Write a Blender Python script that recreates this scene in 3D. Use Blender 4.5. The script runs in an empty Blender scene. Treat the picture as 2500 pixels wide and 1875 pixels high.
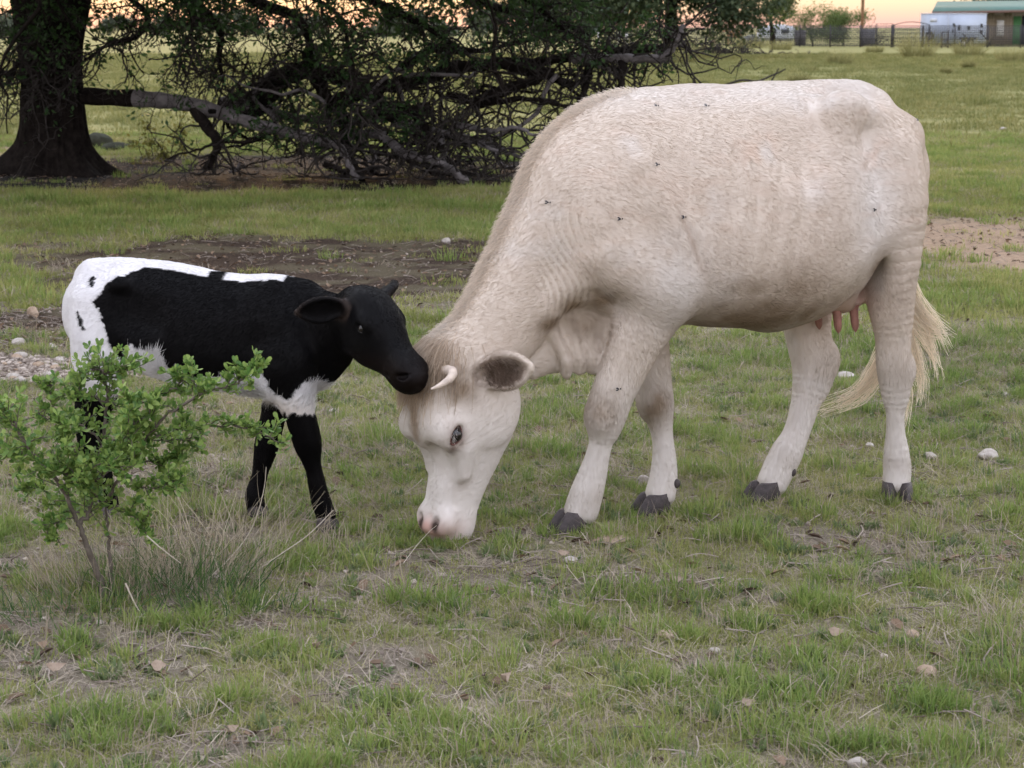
import bpy, bmesh, math, random
import numpy as np
from mathutils import Vector, Matrix

# ------------------------------------------------------------------ camera, sky, sun, exposure
scene = bpy.context.scene
COL = scene.collection
CAM_H, CAM_F = 1.50, 5200.0                 # eye height in metres; focal length in pixels of a 2500 px wide frame
PITCH = math.atan((937.5 - 65.0) / CAM_F)
cam_data = bpy.data.cameras.new('camera')
cam_data.sensor_width = 36.0
cam_data.lens = CAM_F / 2500.0 * 36.0
cam_data.clip_start, cam_data.clip_end = 0.1, 6000.0
cam_data.dof.use_dof = True
cam_data.dof.focus_distance = 6.4
cam_data.dof.aperture_fstop = 13.0
cam = bpy.data.objects.new('camera', cam_data)
cam.location = (0, 0, CAM_H)
cam.rotation_euler = (math.pi / 2 - PITCH, 0, 0)
COL.objects.link(cam)
scene.camera = cam

SUN_EL, SUN_AZ = math.radians(3.2), math.radians(-7.0)      # low sun beyond the oak, a little left of the view
world = bpy.data.worlds.new('World')
scene.world = world
world.use_nodes = True
wn, wl = world.node_tree.nodes, world.node_tree.links
wn.clear()
w_out = wn.new('ShaderNodeOutputWorld')
w_bg = wn.new('ShaderNodeBackground')
w_sky = wn.new('ShaderNodeTexSky')
w_sky.sky_type = 'NISHITA'
w_sky.sun_disc = False
w_sky.sun_elevation = SUN_EL
w_sky.sun_rotation = SUN_AZ
w_sky.altitude = 300
w_sky.air_density = 1.0
w_sky.dust_density = 1.5
w_sky.ozone_density = 1.0
w_bg.inputs['Strength'].default_value = 0.12
# thin evening haze over the clear sky: pink at the horizon, pale yellow just above, grey-lavender overhead
w_geo = wn.new('ShaderNodeNewGeometry')
w_sep = wn.new('ShaderNodeSeparateXYZ')
w_ramp = wn.new('ShaderNodeValToRGB')
w_add = wn.new('ShaderNodeMix'); w_add.data_type = 'RGBA'; w_add.blend_type = 'MIX'
w_add.inputs['Factor'].default_value = 0.97
w_map = wn.new('ShaderNodeMath'); w_map.operation = 'POWER'; w_map.use_clamp = True; w_map.inputs[1].default_value = 0.5
wl.new(w_geo.outputs['Incoming'], w_sep.inputs[0])
w_neg = wn.new('ShaderNodeMath'); w_neg.operation = 'MULTIPLY'; w_neg.inputs[1].default_value = -1.0
wl.new(w_sep.outputs['Z'], w_neg.inputs[0])
wl.new(w_neg.outputs[0], w_map.inputs[0])
wl.new(w_map.outputs[0], w_ramp.inputs['Fac'])
HAZE = [(0.0, (1.50, 1.04, 1.06)), (0.055, (1.58, 1.06, 1.02)), (0.085, (1.66, 1.28, 1.05)), (0.115, (1.78, 1.58, 1.15)), (0.22, (3.2, 2.9, 2.2)), (0.45, (3.5, 3.4, 3.4)), (1.0, (3.3, 3.5, 4.1))]
EAST = [(0.0, (2.3, 2.1, 2.3)), (0.15, (2.7, 2.35, 2.45)), (0.30, (3.0, 2.7, 2.8)), (0.50, (3.2, 3.1, 3.4)), (0.75, (3.3, 3.4, 3.9)), (1.0, (3.3, 3.5, 4.1))]


def fill(r, stops):
    while len(r.elements) < len(stops): r.elements.new(0.5)
    for e_, (p_, c_) in zip(r.elements, stops):
        e_.position = p_; e_.color = (*c_, 1)


fill(w_ramp.color_ramp, HAZE)
w_east = wn.new('ShaderNodeValToRGB'); fill(w_east.color_ramp, EAST)
wl.new(w_map.outputs[0], w_east.inputs['Fac'])
w_az = wn.new('ShaderNodeMapRange'); w_az.interpolation_type = 'SMOOTHSTEP'
w_az.inputs['From Min'].default_value = 0.6; w_az.inputs['From Max'].default_value = -0.5      # incoming vector: negative towards the sunset
wl.new(w_sep.outputs['Y'], w_az.inputs['Value'])
w_side = wn.new('ShaderNodeMix'); w_side.data_type = 'RGBA'
wl.new(w_az.outputs['Result'], w_side.inputs['Factor'])
wl.new(w_east.outputs['Color'], w_side.inputs['A'])
wl.new(w_ramp.outputs['Color'], w_side.inputs['B'])
wl.new(w_sky.outputs[0], w_add.inputs['A'])
wl.new(w_side.outputs['Result'], w_add.inputs['B'])
wl.new(w_add.outputs['Result'], w_bg.inputs['Color'])
wl.new(w_bg.outputs[0], w_out.inputs['Surface'])

sun_data = bpy.data.lights.new('sun', 'SUN')
sun_data.energy = 0.40
sun_data.angle = math.radians(7.0)
sun_data.color = (1.0, 0.62, 0.34)
sun = bpy.data.objects.new('sun', sun_data)
d_sun = Vector((math.sin(SUN_AZ) * math.cos(SUN_EL), math.cos(SUN_AZ) * math.cos(SUN_EL), math.sin(SUN_EL)))
sun.rotation_euler = d_sun.to_track_quat('Z', 'Y').to_euler()
sun.location = (0, 0, 30)
COL.objects.link(sun)

scene.view_settings.view_transform = 'Standard'
scene.view_settings.look = 'None'
scene.view_settings.exposure = 2.28
scene.view_settings.gamma = 1.0
scene.view_settings.use_curve_mapping = False
scene.cycles.use_denoising = True
scene.cycles.max_bounces = 5
scene.cycles.use_adaptive_sampling = True
scene.cycles.adaptive_threshold = 0.02
scene.cycles.transparent_max_bounces = 8

# ------------------------------------------------------------------ helpers
RNG = np.random.default_rng(7)


def tag(o, label=None, cat=None, group=None, kind=None):
    if label: o['label'] = label
    if cat: o['category'] = cat
    if group: o['group'] = group
    if kind: o['kind'] = kind
    return o


def link(o, parent=None):
    COL.objects.link(o)
    if parent is not None: o.parent = parent
    return o


def empty(name, loc=(0, 0, 0), rz=0.0):
    o = bpy.data.objects.new(name, None)
    o.location = loc
    o.rotation_euler = (0, 0, rz)
    o.empty_display_size = 0.1
    return link(o)


def mesh_np(name, V, F, mat=None, parent=None, smooth=False, attrs=None, loose=False):
    """V (n,3); F: (m,k) array or list of such arrays (tris / quads mixed)."""
    me = bpy.data.meshes.new(name)
    V = np.asarray(V, np.float32)
    Fs = F if isinstance(F, list) else [F]
    Fs = [np.asarray(f, np.int32) for f in Fs if len(f)]
    me.vertices.add(len(V))
    me.vertices.foreach_set('co', V.ravel())
    loops = np.concatenate([f.ravel() for f in Fs])
    sizes = np.concatenate([np.full(len(f), f.shape[1], np.int32) for f in Fs])
    starts = np.concatenate([[0], np.cumsum(sizes)[:-1]]).astype(np.int32)
    me.loops.add(len(loops))
    me.loops.foreach_set('vertex_index', loops)
    me.polygons.add(len(sizes))
    me.polygons.foreach_set('loop_start', starts)
    me.polygons.foreach_set('loop_total', sizes)
    if smooth: me.polygons.foreach_set('use_smooth', np.ones(len(sizes), bool))
    me.update(calc_edges=True)
    for k, a in (attrs or {}).items():
        a = np.asarray(a, np.float32)
        if a.ndim == 2:
            if a.shape[1] == 3: a = np.hstack([a, np.ones((len(a), 1), np.float32)])
            at = me.attributes.new(k, 'FLOAT_COLOR', 'POINT'); at.data.foreach_set('color', a.ravel())
        else:
            at = me.attributes.new(k, 'FLOAT', 'POINT'); at.data.foreach_set('value', a)
    if mat is not None: me.materials.append(mat)
    o = bpy.data.objects.new(name, me)
    link(o, parent)
    return o


def hair_np(name, P, rad, col, mat, parent=None):
    """P (N,K,3) strands; rad (N,K) or (K,); col (N,3)."""
    N, K, _ = P.shape
    cu = bpy.data.hair_curves.new(name)
    cu.add_curves([K] * N)
    cu.attributes['position'].data.foreach_set('vector', np.ascontiguousarray(P, np.float32).ravel())
    r = np.broadcast_to(np.asarray(rad, np.float32), (N, K)).ravel()
    at = cu.attributes.get('radius') or cu.attributes.new('radius', 'FLOAT', 'POINT')
    at.data.foreach_set('value', np.ascontiguousarray(r))
    c4 = np.hstack([np.asarray(col, np.float32), np.ones((N, 1), np.float32)])
    at = cu.attributes.new('col', 'FLOAT_COLOR', 'CURVE')
    at.data.foreach_set('color', c4.ravel())
    cu.materials.append(mat)
    o = bpy.data.objects.new(name, cu)
    return link(o, parent)


def _hash(ix, iy, iz, seed):
    h = (ix * 374761393 + iy * 668265263 + iz * 2147483647 + seed * 974711) & 0xffffffff
    h = ((h ^ (h >> 13)) * 1274126177) & 0xffffffff
    h = ((h ^ (h >> 16)) * 2246822519) & 0xffffffff
    return ((h ^ (h >> 15)) & 0xffff) / 65535.0


def vnoise(P, scale=1.0, seed=0, octaves=1):
    """value noise 0..1 at points (n,2|3)."""
    P = np.asarray(P, np.float64)
    if P.shape[1] == 2: P = np.hstack([P, np.zeros((len(P), 1))])
    out = np.zeros(len(P)); amp, tot = 1.0, 0.0
    for o in range(octaves):
        Q = P * (scale * 2 ** o) + 37.1 * o
        i = np.floor(Q).astype(np.int64); f = Q - i
        f = f * f * (3 - 2 * f)
        v = 0
        for dx in (0, 1):
            wx = f[:, 0] if dx else 1 - f[:, 0]
            for dy in (0, 1):
                wy = f[:, 1] if dy else 1 - f[:, 1]
                for dz in (0, 1):
                    wz = f[:, 2] if dz else 1 - f[:, 2]
                    v = v + wx * wy * wz * _hash(i[:, 0] + dx, i[:, 1] + dy, i[:, 2] + dz, seed + o)
        out += amp * v; tot += amp; amp *= 0.5
    return out / tot


def sstep(a, b, x):
    t = np.clip((x - a) / (b - a), 0, 1)
    return t * t * (3 - 2 * t)


def nrm(v):
    v = np.asarray(v, float)
    return v / (np.linalg.norm(v, axis=-1, keepdims=True) + 1e-12)


def catmull(pts, n):
    """resample an (m,k) array of stations to n rows by Catmull-Rom."""
    p = np.asarray(pts, float)
    m = len(p)
    q = np.vstack([2 * p[0] - p[1], p, 2 * p[-1] - p[-2]])
    t = np.linspace(0, m - 1, n)
    i = np.minimum(t.astype(int), m - 2); f = (t - i)[:, None]
    a, b, c, d = q[i], q[i + 1], q[i + 2], q[i + 3]
    return 0.5 * (2 * b + (c - a) * f + (2 * a - 5 * b + 4 * c - d) * f ** 2 + (3 * b - a - 3 * c + d) * f ** 3)


# ------------------------------------------------------------------ materials
def new_mat(name):
    m = bpy.data.materials.new(name); m.use_nodes = True
    nt = m.node_tree; nt.nodes.clear()
    out = nt.nodes.new('ShaderNodeOutputMaterial')
    return m, nt, out


def N(nt, t, **kw):
    n = nt.nodes.new(t)
    for k, v in kw.items():
        if k in n.inputs: n.inputs[k].default_value = v
        else: setattr(n, k, v)
    return n


def simple_mat(name, col, rough=0.7, var=0.15, scale=8.0, bump=0.0, spec=0.3, col2=None, metallic=0.0):
    m, nt, out = new_mat(name)
    b = N(nt, 'ShaderNodeBsdfPrincipled', Roughness=rough, Metallic=metallic)
    b.inputs['Specular IOR Level'].default_value = spec
    tc = N(nt, 'ShaderNodeTexCoord')
    nz = N(nt, 'ShaderNodeTexNoise', Scale=scale, Detail=6.0, Roughness=0.65)
    nt.links.new(tc.outputs['Object'], nz.inputs['Vector'])
    r = N(nt, 'ShaderNodeValToRGB')
    c = np.array(col); c2 = np.array(col2) if col2 is not None else c * (1 + var)
    r.color_ramp.elements[0].position = 0.3; r.color_ramp.elements[1].position = 0.7
    r.color_ramp.elements[0].color = (*(c * (1 - var) if col2 is None else c), 1)
    r.color_ramp.elements[1].color = (*c2, 1)
    nt.links.new(nz.outputs['Fac'], r.inputs['Fac'])
    nt.links.new(r.outputs['Color'], b.inputs['Base Color'])
    if bump:
        bp = N(nt, 'ShaderNodeBump', Strength=bump, Distance=0.02)
        nt.links.new(nz.outputs['Fac'], bp.inputs['Height'])
        nt.links.new(bp.outputs['Normal'], b.inputs['Normal'])
    nt.links.new(b.outputs[0], out.inputs['Surface'])
    return m


def leaf_mat(name, c1, c2, trans=0.35, rough=0.5, attr=False, rnd_obj=False, spec=0.25):
    """thin leaf or blade: diffuse gloss plus light coming through; colour varies from piece to piece."""
    m, nt, out = new_mat(name)
    b = N(nt, 'ShaderNodeBsdfPrincipled', Roughness=rough)
    b.inputs['Specular IOR Level'].default_value = spec
    t = N(nt, 'ShaderNodeBsdfTranslucent')
    mix = N(nt, 'ShaderNodeMixShader', Fac=trans)
    if attr:
        src = N(nt, 'ShaderNodeAttribute', attribute_name='rnd').outputs['Fac']
    elif rnd_obj:
        src = N(nt, 'ShaderNodeObjectInfo').outputs['Random']
    else:
        g = N(nt, 'ShaderNodeNewGeometry'); src = g.outputs['Random Per Island']
    r = N(nt, 'ShaderNodeValToRGB')
    r.color_ramp.elements[0].color = (*c1, 1); r.color_ramp.elements[1].color = (*c2, 1)
    nt.links.new(src, r.inputs['Fac'])
    nt.links.new(r.outputs['Color'], b.inputs['Base Color'])
    nt.links.new(r.outputs['Color'], t.inputs['Color'])
    nt.links.new(b.outputs[0], mix.inputs[1]); nt.links.new(t.outputs[0], mix.inputs[2])
    nt.links.new(mix.outputs[0], out.inputs['Surface'])
    return m


def fur_mat(name, trans=0.4, rough=0.55, spec=0.25):
    m, nt, out = new_mat(name)
    a = N(nt, 'ShaderNodeAttribute', attribute_name='col')
    b = N(nt, 'ShaderNodeBsdfPrincipled', Roughness=rough)
    b.inputs['Specular IOR Level'].default_value = spec
    t = N(nt, 'ShaderNodeBsdfTranslucent')
    mix = N(nt, 'ShaderNodeMixShader', Fac=trans)
    nt.links.new(a.outputs['Color'], b.inputs['Base Color']); nt.links.new(a.outputs['Color'], t.inputs['Color'])
    nt.links.new(b.outputs[0], mix.inputs[1]); nt.links.new(t.outputs[0], mix.inputs[2])
    nt.links.new(mix.outputs[0], out.inputs['Surface'])
    return m


def hide_mat(name, rough=0.75, spec=0.2):
    m, nt, out = new_mat(name)
    a = N(nt, 'ShaderNodeAttribute', attribute_name='col')
    b = N(nt, 'ShaderNodeBsdfPrincipled', Roughness=rough)
    b.inputs['Specular IOR Level'].default_value = spec
    tc = N(nt, 'ShaderNodeTexCoord')
    nz = N(nt, 'ShaderNodeTexNoise', Scale=180.0, Detail=3.0)
    nt.links.new(tc.outputs['Object'], nz.inputs['Vector'])
    bp = N(nt, 'ShaderNodeBump', Strength=0.12, Distance=0.003)
    nt.links.new(nz.outputs['Fac'], bp.inputs['Height'])
    nt.links.new(bp.outputs['Normal'], b.inputs['Normal'])
    nt.links.new(a.outputs['Color'], b.inputs['Base Color'])
    nt.links.new(b.outputs[0], out.inputs['Surface'])
    return m

# ------------------------------------------------------------------ animals: one smooth skin from a blended distance field
class Field:
    def __init__(self):
        self.prims = []          # (lo, hi, fn, op, k)
        self.tubes = 0

    def add(self, lo, hi, fn, op='u', k=0.03):
        self.prims.append((np.asarray(lo, float), np.asarray(hi, float), fn, op, k))

    def ell(self, c, r, axes=None, op='u', k=0.03):
        """ellipsoid; axes rows are the local directions of r."""
        c = np.asarray(c, float); r = np.asarray(r, float)
        A = np.eye(3) if axes is None else nrm(np.asarray(axes, float))
        R = r.max()

        def fn(P):
            q = (P - c) @ A.T
            k0 = np.sqrt(((q / r) ** 2).sum(1)); k1 = np.sqrt(((q / r ** 2) ** 2).sum(1))
            return k0 * (k0 - 1) / np.maximum(k1, 1e-6)
        self.add(c - R, c + R, fn, op, k)

    def sweep(self, st, lat=(0, 1, 0), n=24, p=2.0, egg=0.0, op='u', k=0.03, cap=1.0):
        """stations (x,y,z,a,b): a half-width along lat, b half-depth across; smooth tapered tube."""
        self.tubes += 1
        S = catmull(st, n); S[:, 3:5] = np.maximum(S[:, 3:5], 0.004)
        lat = np.asarray(lat, float)
        for i in range(n - 1):
            p0, p1 = S[i, :3], S[i + 1, :3]
            ax = p1 - p0; L = np.linalg.norm(ax)
            if L < 1e-5: continue
            ax = ax / L
            u = lat - ax * (lat @ ax); u /= np.linalg.norm(u); v = np.cross(ax, u)
            a0, b0, a1, b1 = S[i, 3], S[i, 4], S[i + 1, 3], S[i + 1, 4]
            R = max(a0, b0, a1, b1) * (1 + abs(egg))

            def fn(P, p0=p0, ax=ax, L=L, u=u, v=v, a0=a0, b0=b0, a1=a1, b1=b1):
                q = P - p0
                t = np.clip(q @ ax / L, 0, 1)
                q = q - ax * (t * L)[:, None]
                a = a0 + (a1 - a0) * t; b = b0 + (b1 - b0) * t
                V = q @ v / b
                if egg: a = a * (1 + egg * np.clip(V, -1.2, 1.2))
                U = q @ u / a; W = q @ ax / (np.minimum(a, b) * cap)
                if p == 2.0:
                    k0 = np.sqrt(U * U + V * V + W * W) + 1e-9
                    g = np.sqrt((U / a) ** 2 + (V / b) ** 2 + (W / np.minimum(a, b)) ** 2) / k0
                else:
                    au, av, aw = np.abs(U), np.abs(V), np.abs(W)
                    k0 = (au ** p + av ** p + aw ** p) ** (1 / p) + 1e-9
                    g = np.sqrt((au ** (p - 1) / a) ** 2 + (av ** (p - 1) / b) ** 2 + (aw ** (p - 1) / np.minimum(a, b)) ** 2) / k0 ** (p - 1)
                return (k0 - 1) / np.maximum(g, 1e-3)
            # segments of one tube merge with a tiny radius, the tube blends with the rest through k
            self.add(np.minimum(p0, p1) - R, np.maximum(p0, p1) + R, fn, op, k if op == 's' else (k, i, self.tubes))

    @staticmethod
    def _mix(D, d, op, k):
        if op == 's': d = -d
        h = np.maximum(k - np.abs(D - d), 0) / k
        if op == 'u': return np.minimum(D, d) - h * h * k * 0.25
        return np.maximum(D, d) + h * h * k * 0.25

    def eval(self, P, subset=None):
        """groups tube segments first (hard min), then blends the groups."""
        D = np.full(len(P), 0.5)
        i = 0
        while i < len(self.prims):
            lo, hi, fn, op, k = self.prims[i]
            grp = [self.prims[i]]
            if isinstance(k, tuple):
                j = i + 1
                while j < len(self.prims) and isinstance(self.prims[j][4], tuple) and self.prims[j][4][2] == k[2] and self.prims[j][4][1] > self.prims[j - 1][4][1]:
                    grp.append(self.prims[j]); j += 1
                i = j; k = k[0]
            else:
                i += 1
            LO = np.min([g[0] for g in grp], 0) - k - 0.03; HI = np.max([g[1] for g in grp], 0) + k + 0.03
            idx = np.nonzero(((P > LO) & (P < HI)).all(1))[0]
            if not len(idx): continue
            Q = P[idx]; d = np.full(len(idx), 0.5)
            for g in grp:
                m = np.nonzero(((Q > g[0] - k - 0.03) & (Q < g[1] + k + 0.03)).all(1))[0]
                if len(m): d[m] = np.minimum(d[m], g[2](Q[m]))
            D[idx] = self._mix(D[idx], d, op, max(k, 1e-4))
        return D

    def mesh(self, lo, hi, h):
        lo = np.asarray(lo, float); hi = np.asarray(hi, float)
        n = np.ceil((hi - lo) / h).astype(int) + 1
        # coarse pass: find cells near the surface, then evaluate only there
        H = h * 5
        nc = np.ceil((hi - lo) / H).astype(int) + 1
        gx = np.stack(np.meshgrid(*[lo[i] + H * np.arange(nc[i]) for i in range(3)], indexing='ij'), -1).reshape(-1, 3)
        dc = self.eval(gx).reshape(nc)
        near = np.abs(dc) < H * 2.2
        D = np.where(np.repeat(np.repeat(np.repeat(dc, 5, 0), 5, 1), 5, 2)[:n[0], :n[1], :n[2]] > 0, 1.0, -1.0)
        # a coarse node covers the 5^3 fine nodes that start at it; widen by one node each way
        nn = near.copy()
        for ax in range(3):
            s = [slice(None)] * 3; t = [slice(None)] * 3
            s[ax] = slice(0, -1); t[ax] = slice(1, None)
            nn[tuple(s)] |= near[tuple(t)]; near = nn.copy()
        fine = np.repeat(np.repeat(np.repeat(near, 5, 0), 5, 1), 5, 2)[:n[0], :n[1], :n[2]]
        pad = n - np.array(fine.shape)
        if (pad > 0).any():
            fine = np.pad(fine, [(0, max(0, q)) for q in pad]); D = np.pad(D, [(0, max(0, q)) for q in pad], constant_values=1.0)
        I = np.argwhere(fine)
        D[tuple(I.T)] = self.eval(lo + h * I)
        return surface_nets(D, lo, h)

    def project(self, V, it=2):
        e = 0.002
        for _ in range(it):
            d = self.eval(V)
            G = np.stack([self.eval(V + np.eye(3)[i] * e) - d for i in range(3)], 1) / e
            g2 = np.maximum((G * G).sum(1), 0.2)
            V = V - G * (np.clip(d, -0.01, 0.01) / g2)[:, None]
        return V


def surface_nets(D, lo, h):
    S = D < 0
    c = S[:-1, :-1, :-1].astype(np.int8)
    acc = np.zeros(c.shape, np.int8)
    for dx in (0, 1):
        for dy in (0, 1):
            for dz in (0, 1):
                acc += S[dx:S.shape[0] - 1 + dx, dy:S.shape[1] - 1 + dy, dz:S.shape[2] - 1 + dz]
    act = (acc > 0) & (acc < 8)
    C = np.argwhere(act)
    idx = np.full(act.shape, -1, np.int32); idx[tuple(C.T)] = np.arange(len(C))
    P = np.zeros((len(C), 3)); cnt = np.zeros(len(C))
    off = [(x, y, z) for x in (0, 1) for y in (0, 1) for z in (0, 1)]
    for a in off:
        for ax in range(3):
            if a[ax]: continue
            b = list(a); b[ax] = 1
            da = D[C[:, 0] + a[0], C[:, 1] + a[1], C[:, 2] + a[2]]; db = D[C[:, 0] + b[0], C[:, 1] + b[1], C[:, 2] + b[2]]
            m = (da < 0) != (db < 0)
            t = np.where(m, da / np.where(np.abs(da - db) < 1e-9, 1, da - db), 0)
            p = np.tile(np.array(a, float), (len(C), 1)); p[:, ax] += t
            P[m] += p[m]; cnt[m] += 1
    V = lo + h * (C + P / np.maximum(cnt, 1)[:, None])
    F = []
    for ax in range(3):
        s0 = [slice(1, -1)] * 3; s1 = [slice(1, -1)] * 3
        s0[ax] = slice(0, -1); s1[ax] = slice(1, None)
        A, B = S[tuple(s0)], S[tuple(s1)]
        E = np.argwhere(A != B)
        base = E + 1; base[:, ax] = E[:, ax]
        sgn = A[tuple(E.T)]
        u, v = (ax + 1) % 3, (ax + 2) % 3
        q = []
        for du, dv in ((1, 1), (0, 1), (0, 0), (1, 0)):
            k = base.copy(); k[:, u] -= du; k[:, v] -= dv
            q.append(idx[tuple(k.T)])
        q = np.stack(q, 1)
        q = np.where(sgn[:, None], q, q[:, ::-1])
        F.append(q[(q >= 0).all(1)])
    return V, np.vstack(F)


def vert_normals(V, F):
    n = np.cross(V[F[:, 2]] - V[F[:, 0]], V[F[:, 3 if F.shape[1] == 4 else 1]] - V[F[:, 1 if F.shape[1] == 4 else 0]])
    out = np.zeros_like(V)
    for k in range(F.shape[1]): np.add.at(out, F[:, k], n)
    return nrm(out)


def scatter_on(V, F, n, rng, weight=None):
    """random points on quads: returns points and vertex-weight lookup (face, corner weights)."""
    T = np.vstack([F[:, [0, 1, 2]], F[:, [0, 2, 3]]])
    A = np.linalg.norm(np.cross(V[T[:, 1]] - V[T[:, 0]], V[T[:, 2]] - V[T[:, 0]]), axis=1)
    if weight is not None: A = A * weight[T].mean(1)
    cdf = np.cumsum(A); t = np.searchsorted(cdf, rng.random(n) * cdf[-1])
    r1, r2 = np.sqrt(rng.random(n)), rng.random(n)
    W = np.stack([1 - r1, r1 * (1 - r2), r1 * r2], 1)
    return T[t], W


def grow_fur(name, V, F, NRM, col, flow, length, lift, n, mat, parent, rng, rad=0.0007, weight=None, K=4, jitter=0.35, colvar=0.12, droop=0.0):
    T, W = scatter_on(V, F, n, rng, weight)
    g = lambda A: (A[T] * W[..., None]).sum(1) if A.ndim == 2 else (A[T] * W).sum(1)
    P, Nn, C, L = g(V), nrm(g(NRM)), g(col), g(length)
    Fl = nrm(g(flow)) + jitter * rng.normal(size=P.shape) * 0.6
    Fl = Fl - Nn * (Fl * Nn).sum(1, keepdims=True); Fl = nrm(Fl)
    li = g(lift) * (1 + 0.5 * rng.normal(size=len(P)))
    L = L * rng.uniform(0.55, 1.25, len(P))
    t = np.linspace(0, 1, K)
    # leaves the skin at an angle, then lies down along the flow
    up = (np.sin(np.clip(li, 0.08, 1.4)))[:, None, None] * (t - 0.35 * t ** 2)[None, :, None]
    al = (np.cos(np.clip(li, 0.08, 1.4)))[:, None, None] * (0.8 * t + 0.35 * t ** 2)[None, :, None]
    S = P[:, None] + L[:, None, None] * (Nn[:, None] * up + Fl[:, None] * al)
    if droop: S[..., 2] -= droop * L[:, None] * t[None] ** 2
    C = np.clip(C * (1 + colvar * rng.normal(size=(len(P), 1))), 0, 1)
    return hair_np(name, S, rad * (1 - 0.75 * t)[None, :], C, mat, parent)


def gauss(P, c, r):
    d = (P - np.asarray(c)) / np.asarray(r)
    return np.exp(-(d * d).sum(1))


def claw_mesh(name, top, toe, lat, w, length, h, mat, parent):
    """one half of a cloven hoof: a wedge standing on the ground, higher at the toe wall, pointed to the front."""
    toe = nrm(np.array([toe[0], toe[1], 0.0])); lat = nrm(np.array([lat[0], lat[1], 0.0]))
    rings = []
    for f, sx, sy, sh in ((0.0, 1.22, 1.06, 0.06), (0.10, 1.24, 1.08, 0.055), (0.4, 1.10, 1.04, 0.01), (0.75, 0.92, 0.98, -0.05), (1.0, 0.74, 0.86, -0.09)):
        ring = []
        for k in range(14):
            a = 2 * math.pi * k / 14
            x, y = math.cos(a), math.sin(a)
            point = max(0.0, x) ** 2
            lx = x * length * 0.5 * sx + sh * length
            ly = y * w * 0.5 * sy * (1 - 0.5 * point)
            z = h * f * (1 - 0.12 * x * (f > 0.5)) if x < 0 else h * f
            ring.append(np.array(top) * [1, 1, 0] + toe * lx + lat * ly + np.array([0, 0, z - 0.004]))
        rings.append(ring)
    V = np.array(rings).reshape(-1, 3); F = []
    for r in range(len(rings) - 1):
        for k in range(14):
            F.append((r * 14 + k, r * 14 + (k + 1) % 14, (r + 1) * 14 + (k + 1) % 14, (r + 1) * 14 + k))
    m0 = len(V); V = np.vstack([V, V[:14].mean(0), V[-14:].mean(0)])
    T = [(m0, (k + 1) % 14, k) for k in range(14)] + [(m0 + 1, len(rings) * 14 - 14 + k, len(rings) * 14 - 14 + (k + 1) % 14) for k in range(14)]
    return mesh_np(name, V, [np.array(F), np.array(T)], mat, parent, smooth=True)


def ball_mesh(name, c, r, mat, parent, seg=20, rings=12, axes=None):
    th = np.linspace(0, math.pi, rings); ph = np.linspace(0, 2 * math.pi, seg, endpoint=False)
    V = np.array([[math.sin(a) * math.cos(b), math.sin(a) * math.sin(b), math.cos(a)] for a in th for b in ph]) * np.asarray(r)
    if axes is not None: V = V @ nrm(np.asarray(axes, float))
    F = np.array([(i * seg + k, (i + 1) * seg + k, (i + 1) * seg + (k + 1) % seg, i * seg + (k + 1) % seg) for i in range(rings - 1) for k in range(seg)])
    return mesh_np(name, V + np.asarray(c), F, mat, parent, smooth=True)


def tube_np(pts, rad, sides=6, closed_tip=True):
    """one tapered tube along points (n,3); returns V,F (quads)."""
    pts = np.asarray(pts, float); n = len(pts)
    rad = np.broadcast_to(np.asarray(rad, float), (n,))
    d = np.gradient(pts, axis=0); d = nrm(d)
    ref = np.array([0.0, 0, 1]) if abs(d[0, 2]) < 0.9 else np.array([1.0, 0, 0])
    V = []
    for i in range(n):
        u = np.cross(ref, d[i]); nu = np.linalg.norm(u)
        u = u / nu if nu > 1e-6 else np.array([1.0, 0, 0])
        v = np.cross(d[i], u); ref = np.cross(d[i], np.cross(ref, d[i])); ref = ref / (np.linalg.norm(ref) + 1e-9)
        a = 2 * np.pi * np.arange(sides) / sides
        V.append(pts[i] + rad[i] * (np.cos(a)[:, None] * u + np.sin(a)[:, None] * v))
    V = np.vstack(V)
    i = np.arange(n - 1)[:, None] * sides; k = np.arange(sides)[None]; k2 = (k + 1) % sides
    F = np.stack([i + k, i + k2, i + sides + k2, i + sides + k], -1).reshape(-1, 4)
    return V, F

# ------------------------------------------------------------------ pasture: one sheet to the horizon
def ell2(x, y, cx, cy, rx, ry, rot=0.0):
    c, s = math.cos(rot), math.sin(rot)
    u, v = (x - cx) * c + (y - cy) * s, -(x - cx) * s + (y - cy) * c
    return np.sqrt((u / rx) ** 2 + (v / ry) ** 2)


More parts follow.
